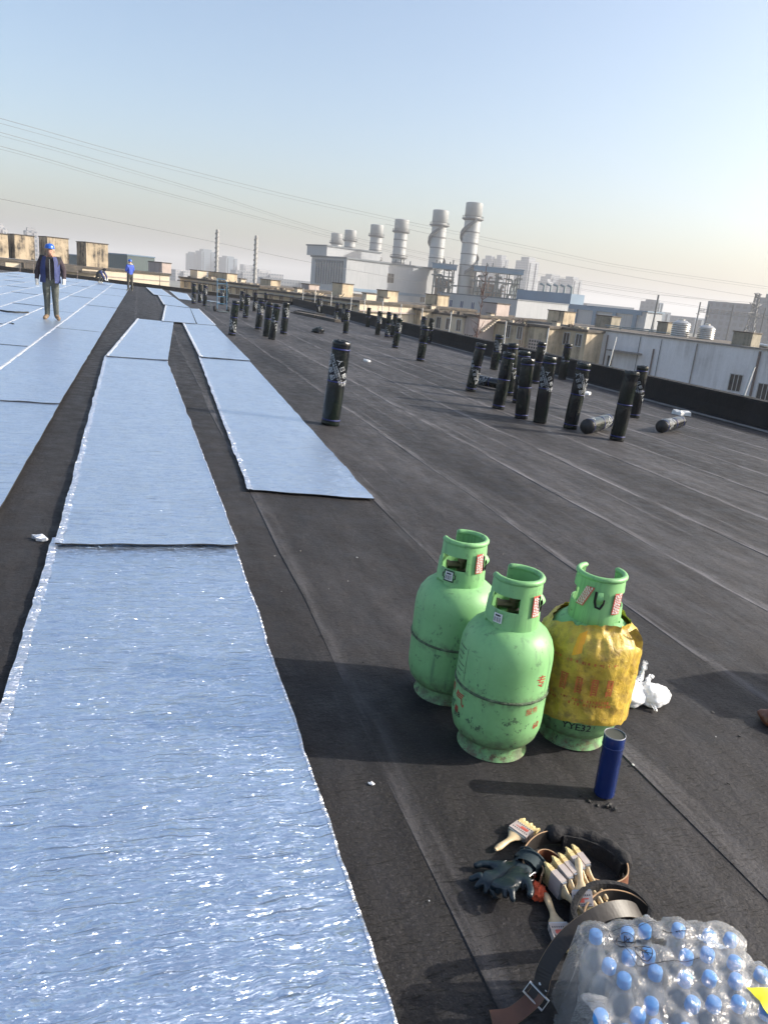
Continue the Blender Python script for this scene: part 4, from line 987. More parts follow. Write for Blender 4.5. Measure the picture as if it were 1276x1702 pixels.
# hand truck, boards, bundle
e = empty('hand_truck', (3.45, 34.3, rz_(3.45) + .012), .25, 'green hand truck with two wheels standing among the far rolls', 'hand truck')
m = MB()
for s in (-.22, .22): m.tube([(s, .0, .12), (s, .08, 1.25), (s * .8, .22, 1.38)], .018, 7)
m.tube([(-.18, .22, 1.38), (.18, .22, 1.38)], .018, 7)
for z in (.35, .65, .95, 1.2): m.tube([(-.22, .08 * z, z), (.22, .08 * z, z)], .014, 6)
m.build('frame', MAT['blueroof'], e)
m = MB(); m.box((-.26, -.32, .025), (.26, .02, .045)); m.build('toe_plate', MAT['steelw'], e)
for s in (-.3, .3):
    m = MB(); m.tube([(s - .035, .08, .13), (s + .035, .08, .13)], .12, 16); m.build('wheel', MAT['edge'], e)
for i, s in enumerate((-.62, .62)):
    m = MB(); m.tube([(s, -.3, .02), (s, -.3, .42), (s, .3, .42), (s, .3, .02)], .014, 6); m.tube([(s, -.3, .2), (s, .3, .2)], .012, 6); m.tube([(s, -.3, .42), (s * .45, -.05, .42)], .012, 6); m.build('side_stay', MAT['steelw'], e)
for i, (x, y, z, w_, d_, a, lab) in enumerate([(8.7, 41.4, 0, .5, 3.2, .22, 'grey board on the membrane left of the far roll pair'), (9.6, 44.6, 0, .7, 3., .2, 'dark board stack left of the far roll pair'), (9.2, 38.9, 0, .35, 3.4, .16, 'long pale board pointing at the single roll')]):
    m = MB()
    m.box((-w_ / 2, -d_ / 2, 0), (w_ / 2, d_ / 2, .07)); m.box((-w_ / 2 + .05, -d_ / 2 + .1, .075), (w_ / 2 - .02, d_ / 2 - .3, .13))
    tag(m.build('board', MAT['roofdark' if i != 1 else 'edge'], loc=(x, y, rz_(x) + .02), rz=a), lab, 'board', 'boards on the far roof')
def lump(name, mat, loc, sx, sy, sz, seed, label, cat, fr=2.2, amp=.35, sub=4, rz=0, sharp=0.):
    bm = bmesh.new(); bmesh.ops.create_icosphere(bm, subdivisions=sub, radius=1)
    for v in bm.verts:
        p = v.co.copy(); q = noise.noise(p * fr + Vector((seed, 0, 0))) + .5 * noise.noise(p * fr * 2.3 + Vector((seed, 5, 0)))
        if sharp: q += sharp * (1 - 2 * abs(noise.noise(p * fr * 1.6 + Vector((0, seed, 3)))))
        p *= 1 + amp * q; v.co = (p.x * sx, p.y * sy, max(p.z, -.55) * sz + .55 * sz)
    me = bpy.data.meshes.new(name); bm.to_mesh(me); bm.free(); me.materials.append(mat)
    me.polygons.foreach_set('use_smooth', [True] * len(me.polygons))
    o = put(name, me, None, loc, rz)
    return tag(o, label, cat)
lump('film_bundle', MAT['roll'], (6.05, 26.6, rz_(6.05) + .012), .22, .16, .13, 3, 'small dark crumpled film bundle lying in the open middle of the roof', 'bundle', 2, .5, 3)

# ------------------------------------------------------------------ gas cylinders
R_G = .166
PROF = [(.118, .052), (.137, .058), (.154, .080), (.1635, .115), (R_G, .15), (R_G, .25), (R_G, .385), (.163, .415), (.153, .447), (.135, .474), (.110, .494), (.06, .510), (.03, .513)]
def gprof(z):
    if z <= PROF[0][1]: return PROF[0][0]
    for (r0, z0), (r1, z1) in zip(PROF, PROF[1:]):
        if z0 <= z <= z1: return r0 + (r1 - r0) * (z - z0) / (z1 - z0)
    return PROF[-1][0]
def shell(mb, r0, r1, z0, z1, na, nz, solid, flare=None):
    def p(r_, i, j):
        a = 2 * PI * i / na; z = z0 + (z1 - z0) * j / nz; q = r_ + (flare(z) if flare else 0); return (q * math.sin(a), -q * math.cos(a), z)
    S_ = lambda i, j: 0 <= j < nz and solid(i % na, j)
    for i in range(na):
        for j in range(nz):
            if not S_(i, j): continue
            mb.add([p(r1, i, j), p(r1, i + 1, j), p(r1, i + 1, j + 1), p(r1, i, j + 1)], [(0, 1, 2, 3)])
            mb.add([p(r0, i, j), p(r0, i + 1, j), p(r0, i + 1, j + 1), p(r0, i, j + 1)], [(3, 2, 1, 0)])
            if not S_(i - 1, j): mb.add([p(r0, i, j), p(r1, i, j), p(r1, i, j + 1), p(r0, i, j + 1)], [(0, 1, 2, 3)])
            if not S_(i + 1, j): mb.add([p(r0, i + 1, j), p(r1, i + 1, j), p(r1, i + 1, j + 1), p(r0, i + 1, j + 1)], [(3, 2, 1, 0)])
            if not S_(i, j - 1): mb.add([p(r0, i, j), p(r0, i + 1, j), p(r1, i + 1, j), p(r1, i, j)], [(0, 1, 2, 3)])
            if not S_(i, j + 1): mb.add([p(r0, i, j + 1), p(r0, i + 1, j + 1), p(r1, i + 1, j + 1), p(r1, i, j + 1)], [(3, 2, 1, 0)])
def weld(o, d=1e-5):
    bm = bmesh.new(); bm.from_mesh(o.data); bmesh.ops.remove_doubles(bm, verts=bm.verts, dist=d); bm.to_mesh(o.data); bm.free(); return o
RC = .091
def gas_cylinder(x, y, lean, rot, label, face):
    """rot (deg): collar turn; face: angle of the line of sight so that print angles are counted from the viewer"""
    d = math.atan2(x, y)
    e = empty('gas_cylinder', (x, y, rz_(x) + .014), 0, label, 'gas cylinder', 'green gas cylinders')
    e.rotation_euler = (Matrix.Rotation(-d, 4, 'Z') @ Matrix.Rotation(rad(lean), 4, 'Y')).to_euler()
    m = MB(); pr = [(0.001, .045)] + PROF; m.lathe(pr, 64, cap0=False, cap1=True); autosmooth(m.build('tank', MAT['green'], e), 60)
    Q = []; n = 96
    for k in range(n + 1):
        a = 2 * PI * k / n; w1 = .0045 + .0014 * noise.noise(Vector((math.cos(a) * 9, math.sin(a) * 9, x)))
        Q.append([((R_G + q) * math.cos(a), (R_G + q) * math.sin(a), .262 + z) for q, z in ((-.001, -.006), (w1, -.003), (w1, .003), (-.001, .006))])
    m = MB(); m.grid(Q); m.build('weld_bead', MAT['weld'], e, smooth=True)
    # foot ring with a rolled lower lip and two drain notches
    m = MB(); shell(m, .113, .119, 0., .075, 60, 5, lambda i, j: not (j > 3 and i % 20 < 2), lambda z: .010 * math.exp(-z / .012) - .004 * (z / .075))
    autosmooth(weld(m.build('foot_ring', MAT['green'], e)), 50)
    # valve guard: two hand holes, open back, tab hooks
    na, nz = 72, 10; rr = rad(rot)
    c = empty('valve_guard', (0, 0, 0), rr); c.parent = e
    def solid(i, j):
        a = (i + .5) * 360 / na; a = a - 360 if a > 180 else a
        for wc in (-90, 90):
            if abs(a - wc) < 36 and 4 <= j <= 6: return False
        if abs(abs(a) - 180) < 38 and j >= 5: return False
        if j == 0 and (abs(a - 60) < 14 or abs(a + 120) < 14): return False
        return True
    m = MB(); shell(m, RC - .005, RC, .492, .672, na, nz, solid, lambda z: .010 * (.672 - z) / .18 - .004)
    g_ = autosmooth(weld(m.build('guard_wall', MAT['green'], e, rz=rr)), 40)
    bpy.data.objects.remove(c)
    pts = [((RC - .008) * math.sin(rad(a)), -(RC - .008) * math.cos(rad(a)), .672) for a in range(-142, 143, 6)]
    m = MB(); m.tube(pts, [.006] + [.0105] * (len(pts) - 2) + [.006], 10); m.build('guard_rim', MAT['green'], e, smooth=True, rz=rr)
    # bent tabs under the hand holes
    for wc in (-90, 0, 90):
        T = []; 
        for t in range(9):
            u = t / 8; out = .016 * math.sin(PI * min(1, u * 1.1)); z = .628 - .05 * u
            T.append([((RC + .001 + out) * math.sin(rad(wc) + s), -(RC + .001 + out) * math.cos(rad(wc) + s), z) for s in (-.10, -.05, 0, .05, .10)])
        if wc == 0:
            m = MB(); m.grid(T); o = m.build('hook_tab', MAT['green'], e, smooth=True, rz=rr)
            md = MB(); md.tube([((RC + .004) * math.sin(s), -(RC + .004) * math.cos(s), z) for s, z in ((-.17, .628), (-.165, .59), (-.10, .570), (.06, .566), (.15, .585), (.16, .602))], .0045, 6); md.build('slot', MAT['pad'], o)
    m = MB(); m.lathe([(.022, .510), (.022, .545), (.016, .548), (.016, .575), (.020, .578), (.020, .592), (.030, .594), (.032, .60), (.032, .618), (.026, .622)], 18); v = autosmooth(m.build('valve', MAT['brass'], e), 35)
    m = MB(); m.tube([(0, 0, .560), (-.052, -.012, .560)], [.014, .0155], 12); m.tube([(-.052, -.012, .560), (-.060, -.0135, .560)], .019, 12); m.build('outlet', MAT['brass'], v)
    return e
def rgd(z): return RC + .006 - .010 * (z - .492) / .18 + .004
cF = gas_cylinder(1.242, 2.123, .5, 68, 'green gas cylinder with red print standing foremost of the three', 0)
cB = gas_cylinder(1.205, 2.50, .5, 66, 'green gas cylinder partly hidden at the back left of the three', 0)
cS = gas_cylinder(1.600, 2.150, .5, 6, 'green gas cylinder wearing a yellow woven sack, right one of the three', 0)
def sticker(parent, a, z, w_, h, kind, tilt=0.):
    m = MB(); cyl_patch(m, rgd, rad(a) - w_ / 2 / RC, rad(a) + w_ / 2 / RC, z - h / 2, z + h / 2, eps=.0015, shear=tilt)
    o = m.build('sticker', MAT['stickw'] if kind == 'w' else MAT['stick'], parent)
    m = MB(); rn = random.Random(int(a * 7 + z * 1000))
    if kind == 'w':
        for i in range(9): u = -.4 + i * .09; cyl_patch(m, rgd, rad(a) + u * w_ / RC, rad(a) + (u + rn.uniform(.02, .06)) * w_ / RC, z - h * .4, z + h * .1, eps=.003, n=1)
        cyl_patch(m, rgd, rad(a) - .3 * w_ / RC, rad(a) + .3 * w_ / RC, z + h * .2, z + h * .38, eps=.003, n=2)
    else:
        for i in range(4):
            u = -.40 + i * .21
            t = -.45
            while t < .42:
                q = rn.uniform(.05, .12); s0 = tilt * (t + .5)
                cyl_patch(m, rgd, rad(a) + u * w_ / RC + s0, rad(a) + (u + .13) * w_ / RC + s0, z + t * h, z + (t + q) * h, eps=.003, n=1); t += q + .035
    m.build('print', MAT['blackp'] if kind == 'w' else MAT['stickw'], o)
sticker(cF, 52, .592, .034, .078, 'r'); sticker(cB, 44, .600, .034, .078, 'r'); sticker(cS, -36, .602, .030, .078, 'r', .32); sticker(cS, 46, .588, .034, .080, 'r', .06)
sticker(cF, -28, .537, .030, .034, 'w'); sticker(cB, -27, .540, .030, .034, 'w')
m = MB(); 
pts = [(-.019, -.021), (.019, -.021), (.019, -.008), (.025, -.008), (.025, .008), (.019, .008), (.019, .021), (-.019, .021), (-.019, .008), (-.025, .008), (-.025, -.008), (-.019, -.008)]
m.tube([((rgd(.54) + .002) * math.sin(rad(-27) + u / RC), -(rgd(.54) + .002) * math.cos(rad(-27) + u / RC), .540 + v) for u, v in pts], .0022, 5, closed=True); m.build('tag_outline', MAT['blackp'], cB)
def stencil(parent, txt, size, a, z, mat, rot=0, bold=.0012, nm='stencil'):
    m = MB(); wrap_text(m, text_polys(txt, size, .01, bold), gprof, rad(a), z, rot, 0, .0012); m.build(nm, mat, parent)
stencil(cF, '专', .050, 53, .335, MAT['red'], rad(-8), .0003); stencil(cF, '气', .058, -54, .205, MAT['red'], rad(6), .0006); stencil(cF, '液', .04, -76, .222, MAT['red'], rad(4), .0003)
stencil(cF, '02', .038, -72, .165, MAT['blackp'], rad(5), .0003); stencil(cF, '用', .026, -58, .16, MAT['red'], rad(5)); stencil(cF, '民8', .03, -56, .145, MAT['blackp'], rad(5), .0002)
stencil(cF, '服务', .028, 46, .226, MAT['red'], rad(6), .0); stencil(cF, '60', .034, 58, .160, MAT['red'], rad(4), .0004)
m = MB()
for i in range(6): cyl_patch(m, gprof, rad(-72), rad(-54 - (i % 3) * 3), .40 - .022 * i, .403 - .022 * i, eps=.0016)
for u in (-75, -51): cyl_patch(m, gprof, rad(u), rad(u) + .012, .285, .41, eps=.0016, n=1)
m.build('label_print', MAT['blackp'], cF)
stencil(cS, 'YYE32', .040, 6, .118, MAT['blackp'], 0, .0006)
# sack pulled over the right cylinder
sk = empty('woven_sack', cS.location, 0, 'yellow woven plastic sack with faded red print pulled over the right gas cylinder', 'sack')
sk.rotation_euler = cS.rotation_euler
n, nz = 120, 60; Q = []
for j in range(nz + 1):
    t = j / nz; row = []
    for k in range(n):
        a = 2 * PI * k / n; z = .135 + .012 * math.sin(2 * a + 1) + .006 * noise.noise(Vector((math.cos(a) * 6, math.sin(a) * 6, 1))) + t * (.372 + .012 * math.sin(a - .5) + .018 * noise.noise(Vector((math.cos(a) * 3, math.sin(a) * 3, 2))))
        base = max(gprof(z), .108) + .007 + .004 * t
        fold = 1 - 2 * abs(noise.noise(Vector((math.cos(a) * 2.2, math.sin(a) * 2.2, z * 7 + math.sin(a * 2)))))
        f2 = 1 - 2 * abs(noise.noise(Vector((math.cos(a) * 5, math.sin(a) * 5, z * 13 + 4))))
        base += .010 * max(0, fold) + .005 * max(0, f2) + .006 * max(0, math.cos(a - rad(75))) ** 3
        row.append((base * math.sin(a), -base * math.cos(a), z))
    Q.append(row)
m = MB(); m.grid(Q, 0, True); m.build('sack_body', MAT['sack'], sk, smooth=True)
def rsack(z): return gprof(z) + .0235
m = MB(); rn = random.Random(4)
for i in range(5):
    a0 = -46 + i * 17 + (6 if i > 0 else 0)
    for q in range(7):
        z = .335 - q * .0095; cyl_patch(m, rsack, rad(a0 + rn.uniform(0, 2)), rad(a0 + rn.uniform(5, 9.5)), z - .0055, z, eps=.0, n=3)
    cyl_patch(m, rsack, rad(a0 + 1), rad(a0 + 3), .268, .335, eps=.0004, n=1); cyl_patch(m, rsack, rad(a0 + 6), rad(a0 + 8), .27, .333, eps=.0004, n=1)
for i in range(26):
    a0 = -44 + i * 3.2
    for z in (.248, .232, .395):
        if rn.random() < .8: cyl_patch(m, rsack, rad(a0), rad(a0 + rn.uniform(1, 2.4)), z - rn.uniform(.006, .012), z, eps=.0, n=1)
m.build('red_print', MAT['sackred'], sk)['kind'] = 'stuff'
Q = []
for j in range(14):                                   # orange carrying loop at the right shoulder
    t = j / 13; a = rad(62 + 22 * t); r_ = .160 + .024 * math.sin(PI * t); z = .505 - .17 * t + .02 * math.sin(PI * t)
    Q.append([((r_ + q * .3) * math.sin(a + q * 1.2), -(r_ + q * .3) * math.cos(a + q * 1.2), z + q * .35) for q in (-.03, -.01, .012, .03)])
m = MB(); m.grid(Q); m.grid([[(p[0] * .985, p[1] * .985, p[2]) for p in row] for row in Q]); m.build('handle_loop', MAT['sack'], sk, smooth=True)
m = MB(); Q = [[((gprof(z) + .026 - .012 * abs(u)) * math.sin(rad(-12) + u * .14), -(gprof(z) + .026 - .012 * abs(u)) * math.cos(rad(-12) + u * .14), z + .012 * u) for u in (-1, -.5, 0, .5, 1)] for z in (.41, .43, .45, .47, .482)]
m.grid(Q); m.build('orange_patch', MAT['orange'], sk, smooth=True)

# white carrier bag behind the sack cylinder: tied bundle with loose ears
b = empty('carrier_bag', (2.03, 2.36, rz_(2.03) + .014), .2, 'crumpled white plastic carrier bag lying behind the sacked gas cylinder', 'bag')
o = lump('bag_body', MAT['bag'], (0, 0, 0), .105, .11, .060, 5, None, None, 1.3, .16, 5, 0, .20); o.parent = b; o.location = (-.05, .03, 0)
o = lump('bag_lobe', MAT['bag'], (0, 0, 0), .078, .058, .048, 9, None, None, 1.4, .2, 5, 0, .24); o.parent = b; o.location = (.075, -.055, 0)
for (p0, p1, p2, ww) in [((.02, -.005, .08), (.05, .0, .125), (.06, .005, .16), .026), ((.03, -.06, .03), (.025, -.095, .018), (.015, -.125, .004), .020), ((.05, -.02, .07), (.085, -.01, .09), (.11, -.005, .085), .024)]:
    Q = []
    for j in range(9):
        t = j / 8; p = Vector(p0).lerp(Vector(p1), t).lerp(Vector(p1).lerp(Vector(p2), t), t); hw = ww * (1 - .75 * t) * (1 + .25 * math.sin(9 * t))
        Q.append([(p.x + u * hw, p.y + .010 * math.sin(u * 6 + t * 8), p.z + .008 * math.cos(u * 5 + t * 5)) for u in (-1, -.6, -.2, .2, .6, 1)])
    m = MB(); m.grid(Q); m.build('bag_ear', MAT['bag'], b, smooth=True)

# dark blue can in front
e = empty('metal_can', (1.51, 1.785, rz_(1.51) + .014), 0, 'slim dark blue cylindrical can standing in front of the sacked gas cylinder', 'can')
e.rotation_euler = (0, rad(-1.), 0)
m = MB(); m.lathe([(.032, 0), (.0345, .003), (.035, .008), (.035, .193), (.0356, .195), (.0356, .233), (.0345, .2355)], 40, cap1=False); autosmooth(m.build('body', MAT['can'], e), 35)
m = MB(); m.lathe([(.0357, .192), (.0366, .1935), (.0366, .1955), (.0357, .197)], 40, cap0=False, cap1=False); m.build('seam_ring', MAT['can'], e, smooth=True)
m = MB(); m.lathe([(.0356, .2345), (.0356, .2372), (.0346, .2378), (.0338, .2368), (.0338, .2345)], 40, cap0=False, cap1=False); m.build('rim', MAT['canrim'], e, smooth=True)
m = MB(); m.lathe([(.0340, .2352), (.030, .2342), (.010, .2338)], 36, cap0=False); m.build('top', MAT['cantop'], e, smooth=True)
# spilled dark specks beside it
for i, (dx, dy, s) in enumerate([(-.02, -.055, .018), (-.01, -.075, .012), (-.075, -.02, .012), (-.09, .01, .010), (-.055, -.045, .009)]):
    scrap((1.51 + dx, 1.78 + dy, rz_(1.5) + .012), s, 40 + i, MAT['edge'], 'bitumen_crumb', 'black bitumen crumb on the membrane beside the blue can', 'crumb')['group'] = 'bitumen crumbs beside the can'
# brown rounded object at the right picture edge; unseen crate added for the shadow there
o = lump('work_boot', MAT['leather'], (2.575, 2.06, rz_(2.5) + .012), .048, .10, .04, 8, 'brown boot toe entering at the right picture edge', 'boot', 1.5, .12, 4, .35)
e = empty('unseen_crate', (3.35, 2.16, rz_(3.35) + .012), .12, 'dark open crate added out of view beyond the right picture edge for the shadow reaching in', 'crate')
m = MB()
m.box((-.22, -.16, 0), (.22, .16, .03)); m.box((-.22, -.16, .031), (-.19, .16, .46)); m.box((.19, -.16, .031), (.22, .16, .46)); m.box((-.189, -.16, .031), (.189, -.13, .46)); m.box((-.189, .13, .031), (.189, .16, .46)); m.build('box_shell', MAT['edge'], e)
m = MB(); m.tube([(-.1, 0, .47), (-.08, 0, .55), (.08, 0, .55), (.1, 0, .47)], .014, 8); m.tube([(-.2, 0, .465), (.2, 0, .465)], .012, 6); m.build('handle', MAT['steelw'], e)

# ------------------------------------------------------------------ brushes, gloves, belts
def brush(loc, rot, label, ww=.060, sleeve='paper', hl=.105, tilt=(0, 0)):
    e = empty('paint_brush', loc, 0, label, 'brush', 'flat paint brushes'); e.rotation_euler = (tilt[0], tilt[1], rot)
    Q = []
    for x, hw, th_ in [(0, .004, .004), (.006, .0085, .006), (.02, .0105, .0075), (.045, .009, .0065), (.065, .0085, .006), (.08, .013, .0065), (.092, .022, .007), (hl, ww * .46, .0072)]:
        Q.append([(x, hw * math.cos(a), .009 + th_ * math.sin(a)) for a in [k * PI / 8 for k in range(16)]])
    m = MB(); m.grid(Q, 0, True); m.f.append(tuple(range(16))); m.mi.append(0); m.build('handle', MAT['wood'], e, smooth=True)
    m = MB(); m.box((hl - .004, -ww / 2, .0015), (hl + .022, ww / 2, .0165)); f = m.build('ferrule', MAT['ferr'], e)
    m = MB(); Q = []
    for i in range(15):
        y = -ww / 2 + ww * i / 14; L = hl + .075 + .004 * math.sin(i * 2.1) + .003 * math.cos(i * 5.3)
        Q.append([(hl + .018, y, .002), (L - .012, y * 1.06, .0015), (L, y * 1.08, .006), (L, y * 1.08, .0115), (L - .012, y * 1.06, .0165), (hl + .018, y, .016)])
    m.grid(Q); m.add([Q[0][k] for k in range(6)], [(0, 1, 2, 3, 4, 5)]); m.add([Q[-1][k] for k in range(6)], [(5, 4, 3, 2, 1, 0)]); m.build('bristles', MAT['bris'], e)
    m = MB(); m.box((hl + .002, -ww / 2 - .002, .0), (hl + .044, ww / 2 + .002, .0195)); s = m.build('sleeve', MAT[sleeve], e)
    m = MB()
    for i in range(8): u = -ww * .44 + i * ww * .118; m.box((hl + .037, u, .0196), (hl + .041, u + ww * .05, .0201)); m.box((hl + .012, u, .0196), (hl + .016, u + ww * .05, .0201))
    m.box((hl + .003 + .012, -ww / 2 - .0024, .004), (hl + .019, -ww / 2 - .0021, .016))
    m.build('sleeve_marks', MAT['blackp'], s)
    m = MB(); m.box((hl + .024, -ww * .34, .0196), (hl + .034, ww * .1, .0200)); m.box((hl + .022, -ww * .3, .0196), (hl + .025, ww * .34, .0200)); m.build('sleeve_print', MAT['stick'] if sleeve == 'paper' else MAT['labelb'], s)
    return e
G = lambda x: rz_(x) + .012
brush((1.0, 1.590, G(1.)), rad(26), 'wooden paint brush lying alone above the gloves')
for i in range(5):
    x0, y0 = 1.112 + .0215 * i, 1.285 + .010 * i
    brush((x0, y0, G(x0) + .033 + .002 * i), rad(101 - 2.2 * i), 'paint brush standing on edge in the bundle, %s from the gloves' % ORD[i], .058, 'paper', .10, (0, 0)).rotation_euler = (rad(88), rad(-2 - 2 * (i % 2)), rad(101 - 2.2 * i))
brush((1.063, 1.405, G(1.06) + .006), rad(-101), 'paint brush with a blue marked ferrule pointing at the bottle pack', .05, 'paper', .105, (0, rad(2)))
brush((1.182, 1.445, G(1.18) + .075), rad(-112), 'grey handled paint brush resting on the bundle with red printed sleeve', .05, 'paper', .10, (rad(18), rad(18)))

def skin_obj(name, J, bones, mats, bmats, parent=None, sub=2, root=None, fat=1.):
    """J: {name:(pos, radius)}; bones: (a, b); bmats: material index per bone"""
    names = list(J); idx = {k: i for i, k in enumerate(names)}
    me = bpy.data.meshes.new(name); me.from_pydata([J[k][0] for k in names], [(idx[a], idx[b_]) for a, b_ in bones], []); me.update()
    o = bpy.data.objects.new(name, me); C.objects.link(o)
    o.modifiers.new('s', 'SKIN').use_smooth_shade = True
    for k in names:
        r_ = J[k][1]; sv = me.skin_vertices[0].data[idx[k]]; r_ = r_ if isinstance(r_, tuple) else (r_, r_); sv.radius = (r_[0] * fat, r_[1] * fat); sv.use_root = (k == (root or names[0]))
    md = o.modifiers.new('u', 'SUBSURF'); md.levels = sub; md.render_levels = sub
    dg = bpy.context.evaluated_depsgraph_get(); dg.update()
    m2 = bpy.data.meshes.new_from_object(o.evaluated_get(dg)); bpy.data.objects.remove(o)
    m2.materials.clear()
    for q in mats: m2.materials.append(q)
    seg = [(Vector(J[a][0]), Vector(J[b_][0])) for a, b_ in bones]
    for p in m2.polygons:
        c = p.center; best = 0; bd = 1e9
        for i, (a, b_) in enumerate(seg):
            d = b_ - a; t = max(0, min(1, (c - a).dot(d) / max(d.length_squared, 1e-9))); dd = (c - a - d * t).length
            if dd < bd: bd = dd; best = i
        p.material_index = bmats[best]; p.use_smooth = True
    m2.name = name
    return put(name, m2, parent)
def glove(loc, rot, label, s=1., curl=.25, mirror=1, mats=('glove', 'gcuff')):
    J = {'palm': ((0, 0, .022), (.040, .020)), 'knuck': ((.055, 0, .024), (.042, .018)), 'wrist': ((-.05, 0, .022), (.034, .020)), 'cuff': ((-.085, 0, .026), (.042, .026))}
    bn = [('palm', 'knuck'), ('palm', 'wrist'), ('wrist', 'cuff')]; bm_ = [0, 0, 1]
    for i, (y, L) in enumerate(((-.034, .060), (-.012, .075), (.012, .072), (.033, .055))):
        pz = .024; px = .062; prev = 'knuck'
        for k in range(3):
            ang = curl * (k + .5) * (1 + .3 * i); px += L / 3 * math.cos(ang) * 1.15; pz = max(.012, pz + .012 * (k == 0) - L / 3 * math.sin(ang)); nm = 'f%d%d' % (i, k)
            J[nm] = ((px, y * mirror * (1 + .25 * k), pz), .0115 - .001 * k); bn.append((prev, nm)); bm_.append(0); prev = nm
    J['t0'] = ((.005, -.052 * mirror, .024), .014); J['t1'] = ((.035, -.075 * mirror, .022), .012); J['t2'] = ((.062, -.082 * mirror, .018), .010)
    bn += [('palm', 't0'), ('t0', 't1'), ('t1', 't2')]; bm_ += [0, 0, 0]
    e = empty('work_glove', loc, 0, label, 'glove', 'work gloves'); e.rotation_euler = rot; e.scale = (s, s, s)
    skin_obj('glove_hand', J, bn, [MAT[mats[0]], MAT[mats[1]]], bm_, e, 2, 'palm')
    Q = []
    for j in range(7):
        t = j / 6; Q.append([(-.075 - .045 * t, (.040 + .010 * t + .003 * math.sin(7 * a)) * math.cos(a), .030 + (.025 + .008 * t) * math.sin(a)) for a in [k * PI / 10 for k in range(20)]])
    m = MB(); m.grid(Q, 0, True); c = m.build('cuff', MAT[mats[1]], e, smooth=True)
    m = MB(); m.tube([(-.121, (.052 + .003 * math.sin(7 * a)) * math.cos(a), .030 + .034 * math.sin(a)) for a in [k * PI / 12 for k in range(24)]], .0045, 6, closed=True); m.build('cuff_hem', MAT['gred'] if 0 else MAT['gcuff'], c, smooth=True)
    return e
glove((.975, 1.480, G(.96)), (0, 0, rad(196)), 'dark teal rubber work glove, upper one beside the leather belt', .88, .5, 1)
glove((.985, 1.440, G(.98) + .02), (rad(14), rad(-8), rad(214)), 'dark teal rubber work glove with fingertips toward the foil, lower one', .86, .65, -1)
o = lump('red_rag', MAT['gred'], (1.045, 1.415, G(1.04)), .022, .020, .02, 12, 'orange red rag tucked under the glove cuff', 'rag', 2.5, .5, 4, .4, .4)
o = lump('red_rag', MAT['gred'], (1.085, 1.502, G(1.08)), .026, .02, .018, 15, 'orange red rag lying inside the belt loop', 'rag', 2.5, .5, 4, .9, .4)

def smooth_path(pts, k=8, closed=False):
    V = [Vector(p) for p in pts]
    V = ([V[-1]] + V + V[:2]) if closed else ([V[0] * 2 - V[1]] + V + [V[-1] * 2 - V[-2]]); out = []
    for i in range(1, len(V) - 2):
        for j in range(k):
            t = j / k; a, b_, c_, d_ = V[i - 1], V[i], V[i + 1], V[i + 2]
            out.append(.5 * ((2 * b_) + (c_ - a) * t + (2 * a - 5 * b_ + 4 * c_ - d_) * t * t + (3 * b_ - a - 3 * c_ + d_) * t ** 3))
    if not closed: out.append(V[-2])
    return out
def ribbon(mb, path, axis, width, thick):
    """flat band: axis(i, tangent) gives the direction of its width"""
    n = len(path); R_ = []
    for i, p in enumerate(path):
        t = (path[min(i + 1, n - 1)] - path[max(i - 1, 0)]).normalized(); w_ = axis(i, t); w_ = (w_ - t * w_.dot(t)).normalized(); nn = t.cross(w_)
        h = width / 2; q = thick / 2
        R_.append([p - w_ * h - nn * q, p + w_ * h - nn * q, p + w_ * (h + .0006), p + w_ * h + nn * q, p - w_ * h + nn * q])
    vs = [q for row in R_ for q in row]; k = 5
    for a, b_, mi in ((0, 1, 0), (3, 4, 1), (1, 2, 2), (2, 3, 2), (4, 0, 2)):
        mb.add(vs, [(i * k + a, i * k + b_, (i + 1) * k + b_, (i + 1) * k + a) for i in range(n - 1)], mi)
    mb.add(R_[0], [(0, 1, 2, 3, 4)], 2); mb.add(R_[-1], [(4, 3, 2, 1, 0)], 2)
e = empty('tool_belt', (1.18, 1.46, G(1.18)), 0, 'brown leather belt looped on edge with a black padded section', 'belt')
O = Vector((1.18, 1.46, G(1.18)))
bp = [(1.030, 1.440), (1.032, 1.485), (1.070, 1.545), (1.150, 1.590), (1.245, 1.585), (1.325, 1.530), (1.352, 1.455), (1.322, 1.392), (1.262, 1.372), (1.205, 1.400), (1.170, 1.455), (1.140, 1.515), (1.105, 1.522), (1.082, 1.495), (1.078, 1.455), (1.060, 1.432)]
path = [Vector((x, y, G(x) + .026)) - O for x, y in bp]; sp = smooth_path(path, 8)
m = MB(); ribbon(m, sp, lambda i, t: Vector((.12 * math.sin(i * .07), .1, 1)), .046, .0042); m.build('strap', [MAT['leather'], MAT['leatherd'], MAT['tan']], e)
m = MB(); seg = sp[26:52]; m.tube([p + Vector((0, .004, .010)) for p in seg], [.014] + [.024 + .003 * math.sin(i * 1.3) for i in range(len(seg) - 2)] + [.015], 14); m.build('pad', MAT['pad'], e, smooth=True)
m = MB(); seg = sp[30:50]; ribbon(m, [p * .93 + Vector((-.005, -.012, -.004)) for p in seg], lambda i, t: Vector((0, .2, 1)), .05, .012); m.build('pouch_flap', [MAT['pad']] * 3, e)
m = MB(); p = sp[0]; m.tube([p + Vector(q) for q in ((-.006, -.004, -.026), (-.006, -.004, .026), (.016, .004, .026), (.016, .004, -.026))], .0028, 6, closed=True); m.tube([p + Vector((-.006, -.004, 0)), p + Vector((.018, .005, .002))], .002, 5); m.build('buckle', MAT['steel'], e)
m = MB(); m.tube([p + Vector((.0, -.002, -.01)), p + Vector((.012, -.03, -.022)), p + Vector((.006, -.045, -.03))], .006, 6); m.build('strap_keeper', MAT['leatherd'], e)
